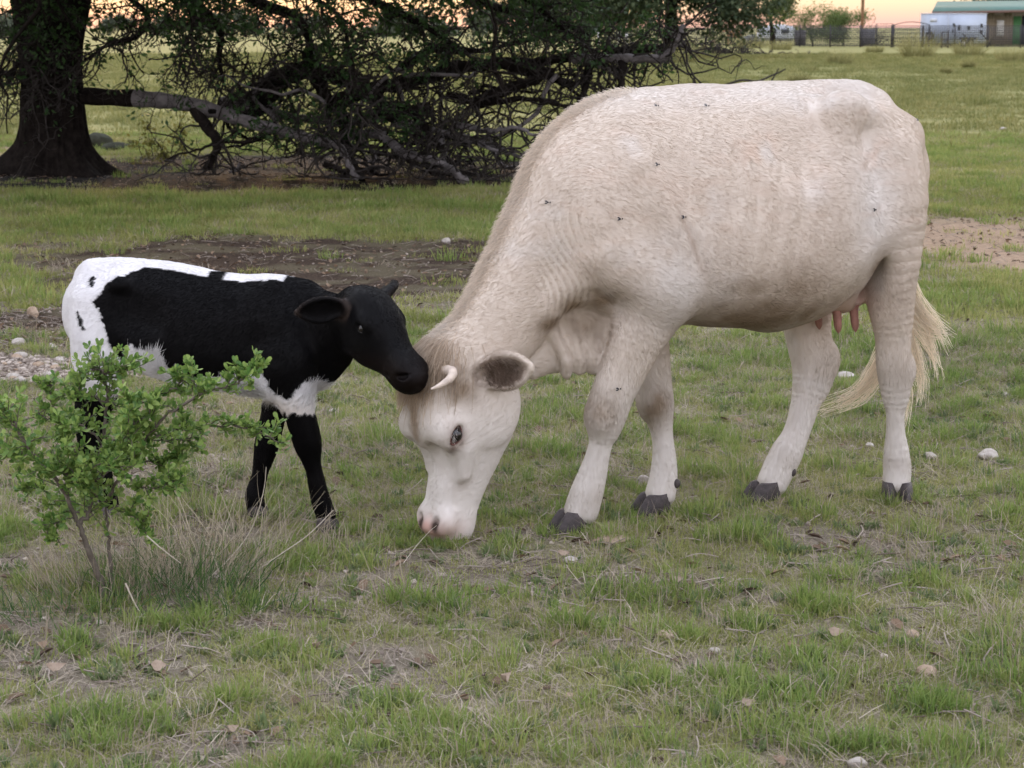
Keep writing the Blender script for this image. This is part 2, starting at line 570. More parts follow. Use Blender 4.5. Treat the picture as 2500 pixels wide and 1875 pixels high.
def pasture(x, y):
    """where the sward is bare, littered, stony, dry (0..1 each)"""
    P = np.stack([x, y], 1)
    n1 = vnoise(P, .9, 31, 3); n2 = vnoise(P, 3.2, 37, 3); n3 = vnoise(P, .28, 43, 2)
    edge = (n1 - .5) * .9 + (n2 - .5) * .7
    tan = sstep(1.15, .75, ell2(x, y, 4.35, 14.9, 2.2, 2.35, .35) + edge * .5)
    tan = np.maximum(tan, .8 * sstep(1.2, .7, ell2(x, y, -6.6, 26.5, 2.2, 2.0) + edge * .6))
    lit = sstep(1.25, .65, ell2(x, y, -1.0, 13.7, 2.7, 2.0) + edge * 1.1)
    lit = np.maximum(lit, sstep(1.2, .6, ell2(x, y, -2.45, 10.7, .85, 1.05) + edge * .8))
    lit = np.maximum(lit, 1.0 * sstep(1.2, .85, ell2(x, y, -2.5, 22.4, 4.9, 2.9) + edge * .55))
    lit = np.maximum(lit, .7 * sstep(.60, .72, n1 * .5 + n2 * .5) * sstep(22, 14, y) * sstep(8.5, 10, y))
    grav = sstep(1.1, .8, ell2(x, y, -2.45, 9.35, .85, .42, -.1) + edge * .35)
    bare = sstep(.49, .66, n2 * .65 + n1 * .35) * sstep(9.5, 5.8, y)            # thin worn turf in front
    dry = np.clip(sstep(.42, .66, n3 * .5 + n1 * .5) + sstep(25, 60, y) * .5, 0, 1)
    return dict(tan=tan, litter=lit, gravel=grav, bare=bare, dry=dry, n1=n1, n2=n2)


def ground_z(x, y):
    P = np.stack([x, y], 1)
    a = np.exp(-((np.asarray(y) - 6.5) / 2.5) ** 2)
    return (vnoise(P, 2.6, 51, 2) - .5) * .022 + (vnoise(P, .35, 53, 2) - .5) * .06 * (1 - a) * sstep(140, 60, y) - .004


def build_ground():
    ys = np.concatenate([np.linspace(-12, 2.6, 30), 2.8 * (2600 / 2.8) ** np.linspace(0, 1, 760)])
    t = np.linspace(-1, 1, 301)
    X = t[None] * (5.0 + np.maximum(ys, 0) * .75)[:, None]; Y = np.repeat(ys[:, None], len(t), 1)
    x, y = X.ravel(), Y.ravel()
    m = pasture(x, y)
    V = np.stack([x, y, ground_z(x, y)], 1)
    i = np.arange(len(ys) - 1)[:, None] * len(t) + np.arange(len(t) - 1)[None]
    F = np.stack([i, i + 1, i + 1 + len(t), i + len(t)], -1).reshape(-1, 4)
    mat, nt, out = new_mat('pasture_soil')
    b = N(nt, 'ShaderNodeBsdfPrincipled', Roughness=.95); b.inputs['Specular IOR Level'].default_value = .1
    tc = N(nt, 'ShaderNodeNewGeometry')

    def noise(scale, detail=5., rough=.6):
        n = N(nt, 'ShaderNodeTexNoise', Scale=scale, Detail=detail, Roughness=rough)
        nt.links.new(tc.outputs['Position'], n.inputs['Vector']); return n.outputs['Fac']

    def ramp(src, stops):
        r = N(nt, 'ShaderNodeValToRGB'); nt.links.new(src, r.inputs['Fac'])
        while len(r.color_ramp.elements) < len(stops): r.color_ramp.elements.new(.5)
        for e, (p, c) in zip(r.color_ramp.elements, stops): e.position = p; e.color = (*c, 1)
        return r.outputs['Color']

    def attr(n): return N(nt, 'ShaderNodeAttribute', attribute_name=n).outputs['Fac']

    def mix(f, a, c):
        x_ = N(nt, 'ShaderNodeMix', data_type='RGBA')
        nt.links.new(f, x_.inputs['Factor']); nt.links.new(a, x_.inputs['A']); nt.links.new(c, x_.inputs['B'])
        return x_.outputs['Result']
    thatch = ramp(noise(60, 8., .75), [(.30, (.11, .098, .062)), (.52, (.225, .205, .125)), (.70, (.35, .31, .215))])
    far = ramp(noise(1.3, 8., .75), [(.30, (.140, .145, .055)), (.55, (.225, .215, .085)), (.75, (.315, .280, .125))])
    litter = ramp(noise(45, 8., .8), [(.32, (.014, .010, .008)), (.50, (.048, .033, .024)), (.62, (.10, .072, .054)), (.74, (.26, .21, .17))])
    tan = ramp(noise(22, 8., .8), [(.30, (.20, .135, .092)), (.55, (.37, .27, .19)), (.75, (.48, .38, .29))])
    grav = ramp(noise(30, 6., .7), [(.30, (.14, .11, .09)), (.55, (.34, .28, .24)), (.75, (.48, .42, .38))])
    canopy_shade = ramp(noise(40, 8., .8), [(.38, (.005, .004, .0035)), (.65, (.015, .011, .009)), (.82, (.05, .037, .028))])  # near-black tint paints the crown's shade onto the litter under the oak
    soil = ramp(noise(70, 8., .8), [(.30, (.098, .080, .060)), (.52, (.215, .182, .140)), (.72, (.39, .34, .28))])
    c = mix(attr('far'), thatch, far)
    c = mix(attr('bare'), c, soil); c = mix(attr('litter'), c, litter); c = mix(attr('canopy_shade'), c, canopy_shade); c = mix(attr('tan'), c, tan); c = mix(attr('gravel'), c, grav)
    nt.links.new(c, b.inputs['Base Color'])
    bp = N(nt, 'ShaderNodeBump', Strength=.9, Distance=.015)
    nt.links.new(noise(55, 8., .75), bp.inputs['Height']); nt.links.new(bp.outputs['Normal'], b.inputs['Normal'])
    nt.links.new(b.outputs[0], out.inputs['Surface'])
    g = mesh_np('ground', V, F, mat, None, smooth=True, attrs={'tan': m['tan'], 'litter': m['litter'] * (.72 + .42 * sstep(.42, .62, vnoise(np.stack([x, y], 1), 5.5, 83, 3))), 'gravel': m['gravel'], 'bare': m['bare'], 'canopy_shade': m['litter'] * sstep(18.5, 20.5, y), 'far': sstep(11, 34, y)})
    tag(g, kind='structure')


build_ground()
m_turf = None


def grass_mat(name, a, b_, c_, trans=.45):
    """blade colour: from blade to blade, from tuft to tuft and in broad patches over the field."""
    m, nt, out = new_mat(name)
    bs = N(nt, 'ShaderNodeBsdfPrincipled', Roughness=.55); bs.inputs['Specular IOR Level'].default_value = .2
    tr = N(nt, 'ShaderNodeBsdfTranslucent'); mx = N(nt, 'ShaderNodeMixShader', Fac=trans)
    geo = N(nt, 'ShaderNodeNewGeometry'); oi = N(nt, 'ShaderNodeObjectInfo')
    nz = N(nt, 'ShaderNodeTexNoise', Scale=.8, Detail=4.); nt.links.new(geo.outputs['Position'], nz.inputs['Vector'])
    ad = N(nt, 'ShaderNodeMath', operation='MULTIPLY_ADD'); ad.inputs[1].default_value = .5
    nt.links.new(geo.outputs['Random Per Island'], ad.inputs[0])
    s2 = N(nt, 'ShaderNodeMath', operation='MULTIPLY'); s2.inputs[1].default_value = .35; nt.links.new(oi.outputs['Random'], s2.inputs[0])
    nt.links.new(s2.outputs[0], ad.inputs[2])
    s3 = N(nt, 'ShaderNodeMath', operation='MULTIPLY_ADD'); s3.inputs[1].default_value = 1.3
    nt.links.new(nz.outputs['Fac'], s3.inputs[0]); nt.links.new(ad.outputs[0], s3.inputs[2])
    s4 = N(nt, 'ShaderNodeMath', operation='SUBTRACT'); s4.inputs[1].default_value = .60; nt.links.new(s3.outputs[0], s4.inputs[0])
    r = N(nt, 'ShaderNodeValToRGB'); nt.links.new(s4.outputs[0], r.inputs['Fac'])
    r.color_ramp.elements.new(.5)
    for e, (p, c) in zip(r.color_ramp.elements, ((.05, a), (.50, b_), (.95, c_))): e.position = p; e.color = (*c, 1)
    for s in (bs.inputs['Base Color'], tr.inputs['Color']): nt.links.new(r.outputs['Color'], s)
    nt.links.new(bs.outputs[0], mx.inputs[1]); nt.links.new(tr.outputs[0], mx.inputs[2]); nt.links.new(mx.outputs[0], out.inputs['Surface'])
    return m


def blades(rng, n, spread, h0, h1, w, lean=.5, curl=.6, flat=0.0):
    """n bent, tapering blades round the origin: vertices and tris (5 vertices each)."""
    a = rng.uniform(0, 2 * np.pi, n); r = spread * np.sqrt(rng.random(n))
    base = np.stack([r * np.cos(a), r * np.sin(a), np.zeros(n)], 1)
    d = a + rng.normal(size=n) * 1.0
    out = np.stack([np.cos(d), np.sin(d), np.zeros(n)], 1)
    h = rng.uniform(h0, h1, n); le = np.abs(rng.normal(size=n)) * lean + flat
    up = np.array([0, 0, 1.0])
    mid = base + h[:, None] * .55 * (np.cos(le)[:, None] * up + np.sin(le)[:, None] * out)
    le2 = le + np.abs(rng.normal(size=n)) * curl
    tip = mid + h[:, None] * .5 * (np.cos(le2)[:, None] * up + np.sin(le2)[:, None] * out)
    tip[:, 2] = np.maximum(tip[:, 2], .003); mid[:, 2] = np.maximum(mid[:, 2], .004)
    tw = d + np.pi / 2 + rng.normal(size=n) * .6
    s = np.stack([np.cos(tw), np.sin(tw), np.zeros(n)], 1) * (w * rng.uniform(.6, 1.3, n))[:, None] * .5
    V = np.stack([base - s, base + s, mid + s * .8, mid - s * .8, tip], 1).reshape(-1, 3)
    k = np.arange(n) * 5
    T = np.concatenate([np.stack([k, k + 1, k + 2], 1), np.stack([k, k + 2, k + 3], 1), np.stack([k + 3, k + 2, k + 4], 1)])
    return V, T


def proto_set(name, makers):
    """meshes to be scattered; they live in a collection of their own and are not part of the scene list."""
    c = bpy.data.collections.new(name)
    for i, (V, T, mat) in enumerate(makers):
        me = bpy.data.meshes.new('%s_blades' % name)
        me.from_pydata(V.tolist(), [], T.tolist()); me.materials.append(mat)
        o = bpy.data.objects.new('%s_%02d' % (name, i), me)
        c.objects.link(o)
    return c


def scatter_stuff(name, coll, P, rot, scl, idx):
    me = bpy.data.meshes.new(name)
    me.vertices.add(len(P)); me.vertices.foreach_set('co', np.asarray(P, np.float32).ravel())
    a = me.attributes.new('rot', 'FLOAT_VECTOR', 'POINT'); a.data.foreach_set('vector', np.asarray(rot, np.float32).ravel())
    a = me.attributes.new('scl', 'FLOAT', 'POINT'); a.data.foreach_set('value', np.asarray(scl, np.float32))
    a = me.attributes.new('idx', 'INT', 'POINT'); a.data.foreach_set('value', np.asarray(idx, np.int32))
    o = link(bpy.data.objects.new(name, me))
    ng = bpy.data.node_groups.new(name + '_scatter', 'GeometryNodeTree')
    ng.interface.new_socket('Geometry', in_out='INPUT', socket_type='NodeSocketGeometry')
    ng.interface.new_socket('Geometry', in_out='OUTPUT', socket_type='NodeSocketGeometry')
    gi, go = ng.nodes.new('NodeGroupInput'), ng.nodes.new('NodeGroupOutput')
    ci = ng.nodes.new('GeometryNodeCollectionInfo'); ci.inputs['Collection'].default_value = coll
    ci.inputs['Separate Children'].default_value = True; ci.inputs['Reset Children'].default_value = True
    iop = ng.nodes.new('GeometryNodeInstanceOnPoints'); iop.inputs['Pick Instance'].default_value = True

    def na(n, t):
        q = ng.nodes.new('GeometryNodeInputNamedAttribute'); q.data_type = t; q.inputs['Name'].default_value = n
        return next(s for s in q.outputs if s.enabled and s.name == 'Attribute')
    L = ng.links
    L.new(gi.outputs[0], iop.inputs['Points']); L.new(ci.outputs[0], iop.inputs['Instance'])
    L.new(na('idx', 'INT'), iop.inputs['Instance Index']); L.new(na('rot', 'FLOAT_VECTOR'), iop.inputs['Rotation']); L.new(na('scl', 'FLOAT'), iop.inputs['Scale'])
    L.new(iop.outputs[0], go.inputs[0])
    md = o.modifiers.new('scatter', 'NODES'); md.node_group = ng
    return tag(o, kind='stuff')


def wedge(rng, n, y0, y1, margin=1.4):
    """random ground points, even in area, over what the view covers between two distances plus a margin at the sides."""
    k = .27
    f = lambda y: k * y * y / 2 + margin * y
    u = f(y0) + rng.random(n) * (f(y1) - f(y0))
    y = (-margin + np.sqrt(margin ** 2 + 2 * k * u)) / k
    x = (rng.random(n) * 2 - 1) * (k * y + margin)
    return x, y


def _feet(o, yaw, pts):
    c, s = math.cos(yaw), math.sin(yaw)
    return [(o[0] + a * c - b * s, o[1] + a * s + b * c) for a, b in pts]


HOOVES = _feet((0.6605, 6.549), math.pi + math.radians(23.5), [(.548, .05), (.216, -.06), (-.585, .1), (-.185, -.068), (.985, .01)]) + _feet((-0.9649, 6.4172), math.radians(-12), [(.432, -.06), (.176, .051), (-.258, -.061), (-.375, .06)])


def build_grass():
    rng = np.random.default_rng(3)
    g_turf = grass_mat('turf_blades', (.170, .200, .056), (.280, .300, .095), (.410, .385, .175))
    g_clump = grass_mat('clump_blades', (.130, .205, .050), (.225, .295, .082), (.335, .350, .130))
    g_blue = grass_mat('weed_leaves', (.095, .140, .062), (.150, .200, .085), (.215, .255, .120))
    g_dry = grass_mat('dry_blades', (.20, .165, .12), (.32, .265, .20), (.46, .40, .32), .2)
    g_far = grass_mat('field_blades', (.125, .150, .050), (.200, .205, .076), (.310, .285, .125))
    near = []
    for i in range(6): near.append((*blades(rng, 30, .055, .012, .034, .0026, .75, .7), g_turf))
    for i in range(3): near.append((*blades(rng, 40, .028, .022, .058, .0030, .45, .5), g_clump))
    for i in range(2): near.append((*blades(rng, 26, .022, .015, .035, .0075, .8, .5), g_blue))
    for i in range(4): near.append((*blades(rng, 18, .080, .030, .090, .0022, .5, .6, .95), g_dry))
    for i in range(2): near.append((*blades(rng, 9, .060, .05, .12, .0018, .45, .5), g_dry))
    C = proto_set('turf', near)
    x, y = wedge(rng, 84000, 3.4, 10.5, 2.3)
    m = pasture(x, y)
    P2 = np.stack([x, y], 1)
    cl = vnoise(P2, 6.5, 61, 2)
    dens = 1 - np.clip(.93 * m['gravel'] + .62 * m['litter'] + .62 * m['bare'] + .95 * m['tan'], 0, .97)
    dens *= .55 + .45 * sstep(.35, .6, cl)
    keep = rng.random(len(x)) < dens
    x, y = x[keep], y[keep]; cl = cl[keep]; dry = m['dry'][keep]; n2 = m['n2'][keep]; br = m['bare'][keep]
    u = rng.random(len(x))
    pc = .07 + .25 * sstep(.60, .75, cl); pd = .30 + .15 * dry + .15 * br; pb = .05 + .10 * (n2 > .58)
    idx = np.where(u < pc, rng.integers(6, 9, len(x)), np.where(u < pc + pb, rng.integers(9, 11, len(x)), np.where(u < pc + pb + pd * .8, rng.integers(11, 15, len(x)), np.where(u < pc + pb + pd, rng.integers(15, 17, len(x)), rng.integers(0, 6, len(x))))))
    rot = np.stack([rng.normal(size=len(x)) * .08, rng.normal(size=len(x)) * .08, rng.uniform(0, 6.28, len(x))], 1)
    s = rng.uniform(.7, 1.25, len(x)) * (.85 + .35 * sstep(.5, .75, cl))
    # uncropped tufts stand closer round the hooves
    for hx, hy in HOOVES:
        k = 26; a = rng.uniform(0, 6.28, k); r = rng.uniform(.045, .12, k)
        x = np.concatenate([x, hx + r * np.cos(a)]); y = np.concatenate([y, hy + r * np.sin(a)])
        rot = np.vstack([rot, np.stack([rng.normal(size=k) * .1, rng.normal(size=k) * .1, a], 1)]); s = np.concatenate([s, rng.uniform(.6, 1.0, k)])
        idx = np.concatenate([idx, np.where(rng.random(k) < .5, rng.integers(6, 9, k), rng.integers(0, 6, k))])
    scatter_stuff('turf_grass', C, np.stack([x, y, ground_z(x, y)], 1), rot, s, idx)
    # middle distance: wider tufts
    mid = []
    for i in range(6): mid.append((*blades(rng, 46, .13, .02, .058, .0050, .6, .7), g_turf))
    for i in range(3): mid.append((*blades(rng, 60, .09, .035, .090, .0055, .4, .5), g_clump))
    for i in range(3): mid.append((*blades(rng, 30, .14, .03, .09, .0040, .5, .6, .5), g_dry))
    C = proto_set('sward', mid)
    x, y = wedge(rng, 88000, 9.8, 30, 6.0)
    m = pasture(x, y); cl = vnoise(np.stack([x, y], 1), 2.5, 67, 2)
    dens = (1 - np.clip(.95 * m['gravel'] + 1.02 * m['litter'] * (y > 18.5) + .98 * m['litter'] * (y <= 18.5) + .96 * m['tan'], 0, .98)) * (.4 + .6 * sstep(.35, .6, cl)) * sstep(9.6, 11.5, y)
    keep = rng.random(len(x)) < dens
    x, y, cl = x[keep], y[keep], cl[keep]
    u = rng.random(len(x)); pc = .08 + .3 * sstep(.58, .75, cl)
    idx = np.where(u < pc, rng.integers(6, 9, len(x)), np.where(u < pc + .16, rng.integers(9, 12, len(x)), rng.integers(0, 6, len(x))))
    rot = np.stack([np.zeros(len(x)), np.zeros(len(x)), rng.uniform(0, 6.28, len(x))], 1)
    tall = 1 + .25 * sstep(1.2, .4, ell2(x, y, -3.0, 18.2, 3.8, 1.5))
    scatter_stuff('sward_grass', C, np.stack([x, y, ground_z(x, y)], 1), rot, rng.uniform(.7, 1.3, len(x)) * tall, idx)
    # far field
    fr = []
    for i in range(5): fr.append((*blades(rng, 60, .42, .03, .10, .016, .6, .6), g_far))
    for i in range(2): fr.append((*blades(rng, 70, .20, .06, .20, .014, .45, .5), g_far))
    C = proto_set('field', fr)
    x, y = wedge(rng, 40000, 27, 120, 14.0)
    keep = (rng.random(len(x)) < (.35 + .65 * sstep(.4, .6, vnoise(np.stack([x, y * .5], 1), .5, 71, 3))) * sstep(26, 32, y))
    x, y = x[keep], y[keep]
    idx = np.where(rng.random(len(x)) < .10, rng.integers(5, 7, len(x)), rng.integers(0, 5, len(x)))
    rot = np.stack([np.zeros(len(x)), np.zeros(len(x)), rng.uniform(0, 6.28, len(x))], 1)
    scatter_stuff('field_grass', C, np.stack([x, y, ground_z(x, y)], 1), rot, rng.uniform(.7, 1.4, len(x)), idx)
    # dead leaves, chips and grit lying between
    m_dead = leaf_mat('dead_leaf', (.050, .032, .022), (.26, .18, .12), .1, .7, rnd_obj=True)
    m_grit = leaf_mat('grit', (.14, .11, .09), (.42, .36, .31), 0., .9, rnd_obj=True)
    m_stick = leaf_mat('stick_bit', (.10, .075, .055), (.34, .29, .25), 0., .8, rnd_obj=True)
    lit = []
    for i in range(4):
        L, w, c = .045, .022, rng.uniform(.2, .5)
        V = np.array([[-L / 2, 0, 0], [-L * .2, -w / 2, .004 + c * .012], [-L * .2, w / 2, .003 + c * .01], [0, 0, .002], [L * .2, -w * .45, .006 + c * .012], [L * .2, w * .45, .004 + c * .01], [L / 2, 0, c * .012]])
        lit.append((V + [0, 0, .004], np.array([[0, 1, 3], [0, 3, 2], [1, 4, 3], [3, 5, 2], [4, 6, 3], [3, 6, 5]]), m_dead))
    for i in range(4):
        bm = bmesh.new(); bmesh.ops.create_icosphere(bm, subdivisions=1, radius=.010)
        V = np.array([v.co for v in bm.verts]) * rng.uniform(.7, 1.3, 3) * [1.2, 1, .6] + rng.normal(size=(len(bm.verts), 3)) * .0015
        lit.append((V, np.array([[v.index for v in f.verts] for f in bm.faces]), m_grit)); bm.free()
    for i in range(3):
        p = catmull(np.array([[-.05, 0, .006], [0, rng.normal() * .01, .010], [.05, rng.normal() * .012, .007]]), 5)
        v, f = tube_np(p, .0016, 4); lit.append((v, np.vstack([f[:, :3], f[:, [0, 2, 3]]]), m_stick))
    C = proto_set('litter', lit)
    xs, ys, ids, ss = [], [], [], []
    x, y = wedge(rng, 42000, 3.4, 12, 2.3); m = pasture(x, y)
    k = rng.random(len(x)) < np.clip(.30 + .9 * m['litter'] + .75 * m['bare'] + .5 * m['tan'], 0, 1) * .8
    u = rng.random(k.sum()); xs.append(x[k]); ys.append(y[k]); ids.append(np.where(u < .18, rng.integers(0, 4, k.sum()), np.where(u < .45, rng.integers(4, 8, k.sum()), rng.integers(8, 11, k.sum())))); ss.append(rng.uniform(.4, 1.2, k.sum()))
    x, y = wedge(rng, 44000, 10, 25, 2.5); m = pasture(x, y)
    k = rng.random(len(x)) < np.clip(.04 + .9 * m['litter'] + .6 * m['tan'], 0, 1) * np.where(y > 18.5, .25, .7)
    u = rng.random(k.sum()); xs.append(x[k]); ys.append(y[k]); ids.append(np.where(u < .55, rng.integers(0, 4, k.sum()), np.where(u < .66, rng.integers(4, 8, k.sum()), rng.integers(8, 11, k.sum())))); ss.append(rng.uniform(.5, 1.15, k.sum()))
    x = rng.uniform(-3.6, -1.5, 5200); y = rng.uniform(8.6, 10.1, 5200); m = pasture(x, y)
    k = rng.random(len(x)) < m['gravel']; xs.append(x[k]); ys.append(y[k]); ids.append(rng.integers(4, 8, k.sum())); ss.append(rng.uniform(.6, 1.9, k.sum()))
    x, y, idx, s = map(np.concatenate, (xs, ys, ids, ss))
    rot = np.stack([rng.normal(size=len(x)) * .25, rng.normal(size=len(x)) * .25, rng.uniform(0, 6.28, len(x))], 1)
    o = scatter_stuff('leaf_litter', C, np.stack([x, y, ground_z(x, y) + .003], 1), rot, s, idx)


build_grass()
# ------------------------------------------------------------------ trees, limbs, shrubs
def at(u, v, Y):
    """the point at distance Y (along the ground) that lies on the sight line through pixel (u, v) of the 2500 px frame"""
    x, y = (u - 1250.0) / CAM_F, (937.5 - v) / CAM_F
    c, s = math.cos(PITCH), math.sin(PITCH)
    d = np.array([x, c + s * y, -s + c * y])
    return np.array([0, 0, CAM_H]) + d * (Y / d[1])


class Tubes:
    """collects tapered tubes; leaves anchor points for foliage"""
    def __init__(self): self.V, self.F, self.n, self.tips = [], [], 0, []

    def add(self, pts, rad, sides=5):
        v, f = tube_np(pts, rad, sides)
        self.V.append(v); self.F.append(f + self.n); self.n += len(v)

    def build(self, name, mat, parent, kind=None):
        o = mesh_np(name, np.vstack(self.V), np.vstack(self.F), mat, parent, smooth=True)
        if kind: o['kind'] = kind
        return o


def crooked(rng, p, d, L, n, wob, grav=0.0):
    pts = [np.array(p, float)]; d = nrm(np.array(d, float))
    for i in range(n - 1):
        d = nrm(d + rng.normal(size=3) * wob + np.array([0, 0, grav]))
        pts.append(pts[-1] + d * L / (n - 1))
    return np.array(pts)


def twigging(rng, T, p, d, L, r, depth, wob=.35, kids=(2, 4), grav=0.0, tips=None, shrink=.6, minz=.03, sides=4):
    n = 6
    pts = crooked(rng, p, d, L, n, wob, grav)
    pts[:, 2] = np.maximum(pts[:, 2], minz)
    T.add(pts, np.linspace(r, r * .45, n), sides)
    if tips is not None:
        for k in range(2, n): tips.append((pts[k], nrm(pts[k] - pts[k - 1])))
    if depth <= 0: return
    for k in range(rng.integers(kids[0], kids[1] + 1)):
        i = rng.integers(1, n)
        dd = nrm(nrm(pts[i] - pts[i - 1]) * .6 + rng.normal(size=3) * .75)
        twigging(rng, T, pts[i], dd, L * shrink * rng.uniform(.6, 1.2), r * .55, depth - 1, wob, kids, grav, tips, shrink, minz, max(3, sides - 1))


def leaf_cards(rng, P, D, size, w=.45, jit=0.0, droop=.0, fold=.15):
    """four-cornered leaves at points P pointing along D"""
    n = len(P)
    P = np.asarray(P) + rng.normal(size=(n, 3)) * jit
    D = nrm(np.asarray(D) + rng.normal(size=(n, 3)) * .7 + np.array([0, 0, -droop]))
    S = nrm(np.cross(D, rng.normal(size=(n, 3))))
    U = np.cross(S, D)
    s = (size * rng.uniform(.55, 1.25, n))[:, None]
    V = np.stack([P, P + D * s * .55 + S * s * w * .5 + U * s * fold, P + D * s, P + D * s * .5 - S * s * w * .5 + U * s * fold], 1).reshape(-1, 3)
    return V, (np.arange(n)[:, None] * 4 + np.arange(4)[None])


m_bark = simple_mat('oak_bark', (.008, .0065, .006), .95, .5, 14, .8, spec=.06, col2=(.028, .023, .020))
m_twig = simple_mat('dead_twig', (.017, .015, .0135), .9, .4, 20, .3, spec=.08, col2=(.066, .058, .054))
m_grey = simple_mat('bare_wood', (.075, .067, .066), .85, .3, 9, .9, spec=.12, col2=(.25, .23, .23))
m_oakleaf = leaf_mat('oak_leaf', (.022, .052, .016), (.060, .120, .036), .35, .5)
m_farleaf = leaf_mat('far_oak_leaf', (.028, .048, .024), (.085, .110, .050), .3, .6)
m_mesq = leaf_mat('feathery_leaf', (.070, .110, .035), (.150, .190, .060), .45, .6)
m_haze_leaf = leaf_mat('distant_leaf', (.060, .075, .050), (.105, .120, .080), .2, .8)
m_yleaf = leaf_mat('sapling_leaf', (.085, .095, .022), (.190, .180, .045), .45, .5)
m_moss = simple_mat('mossy_stone', (.030, .034, .022), .95, .4, 12, .6, spec=.1, col2=(.07, .07, .055))


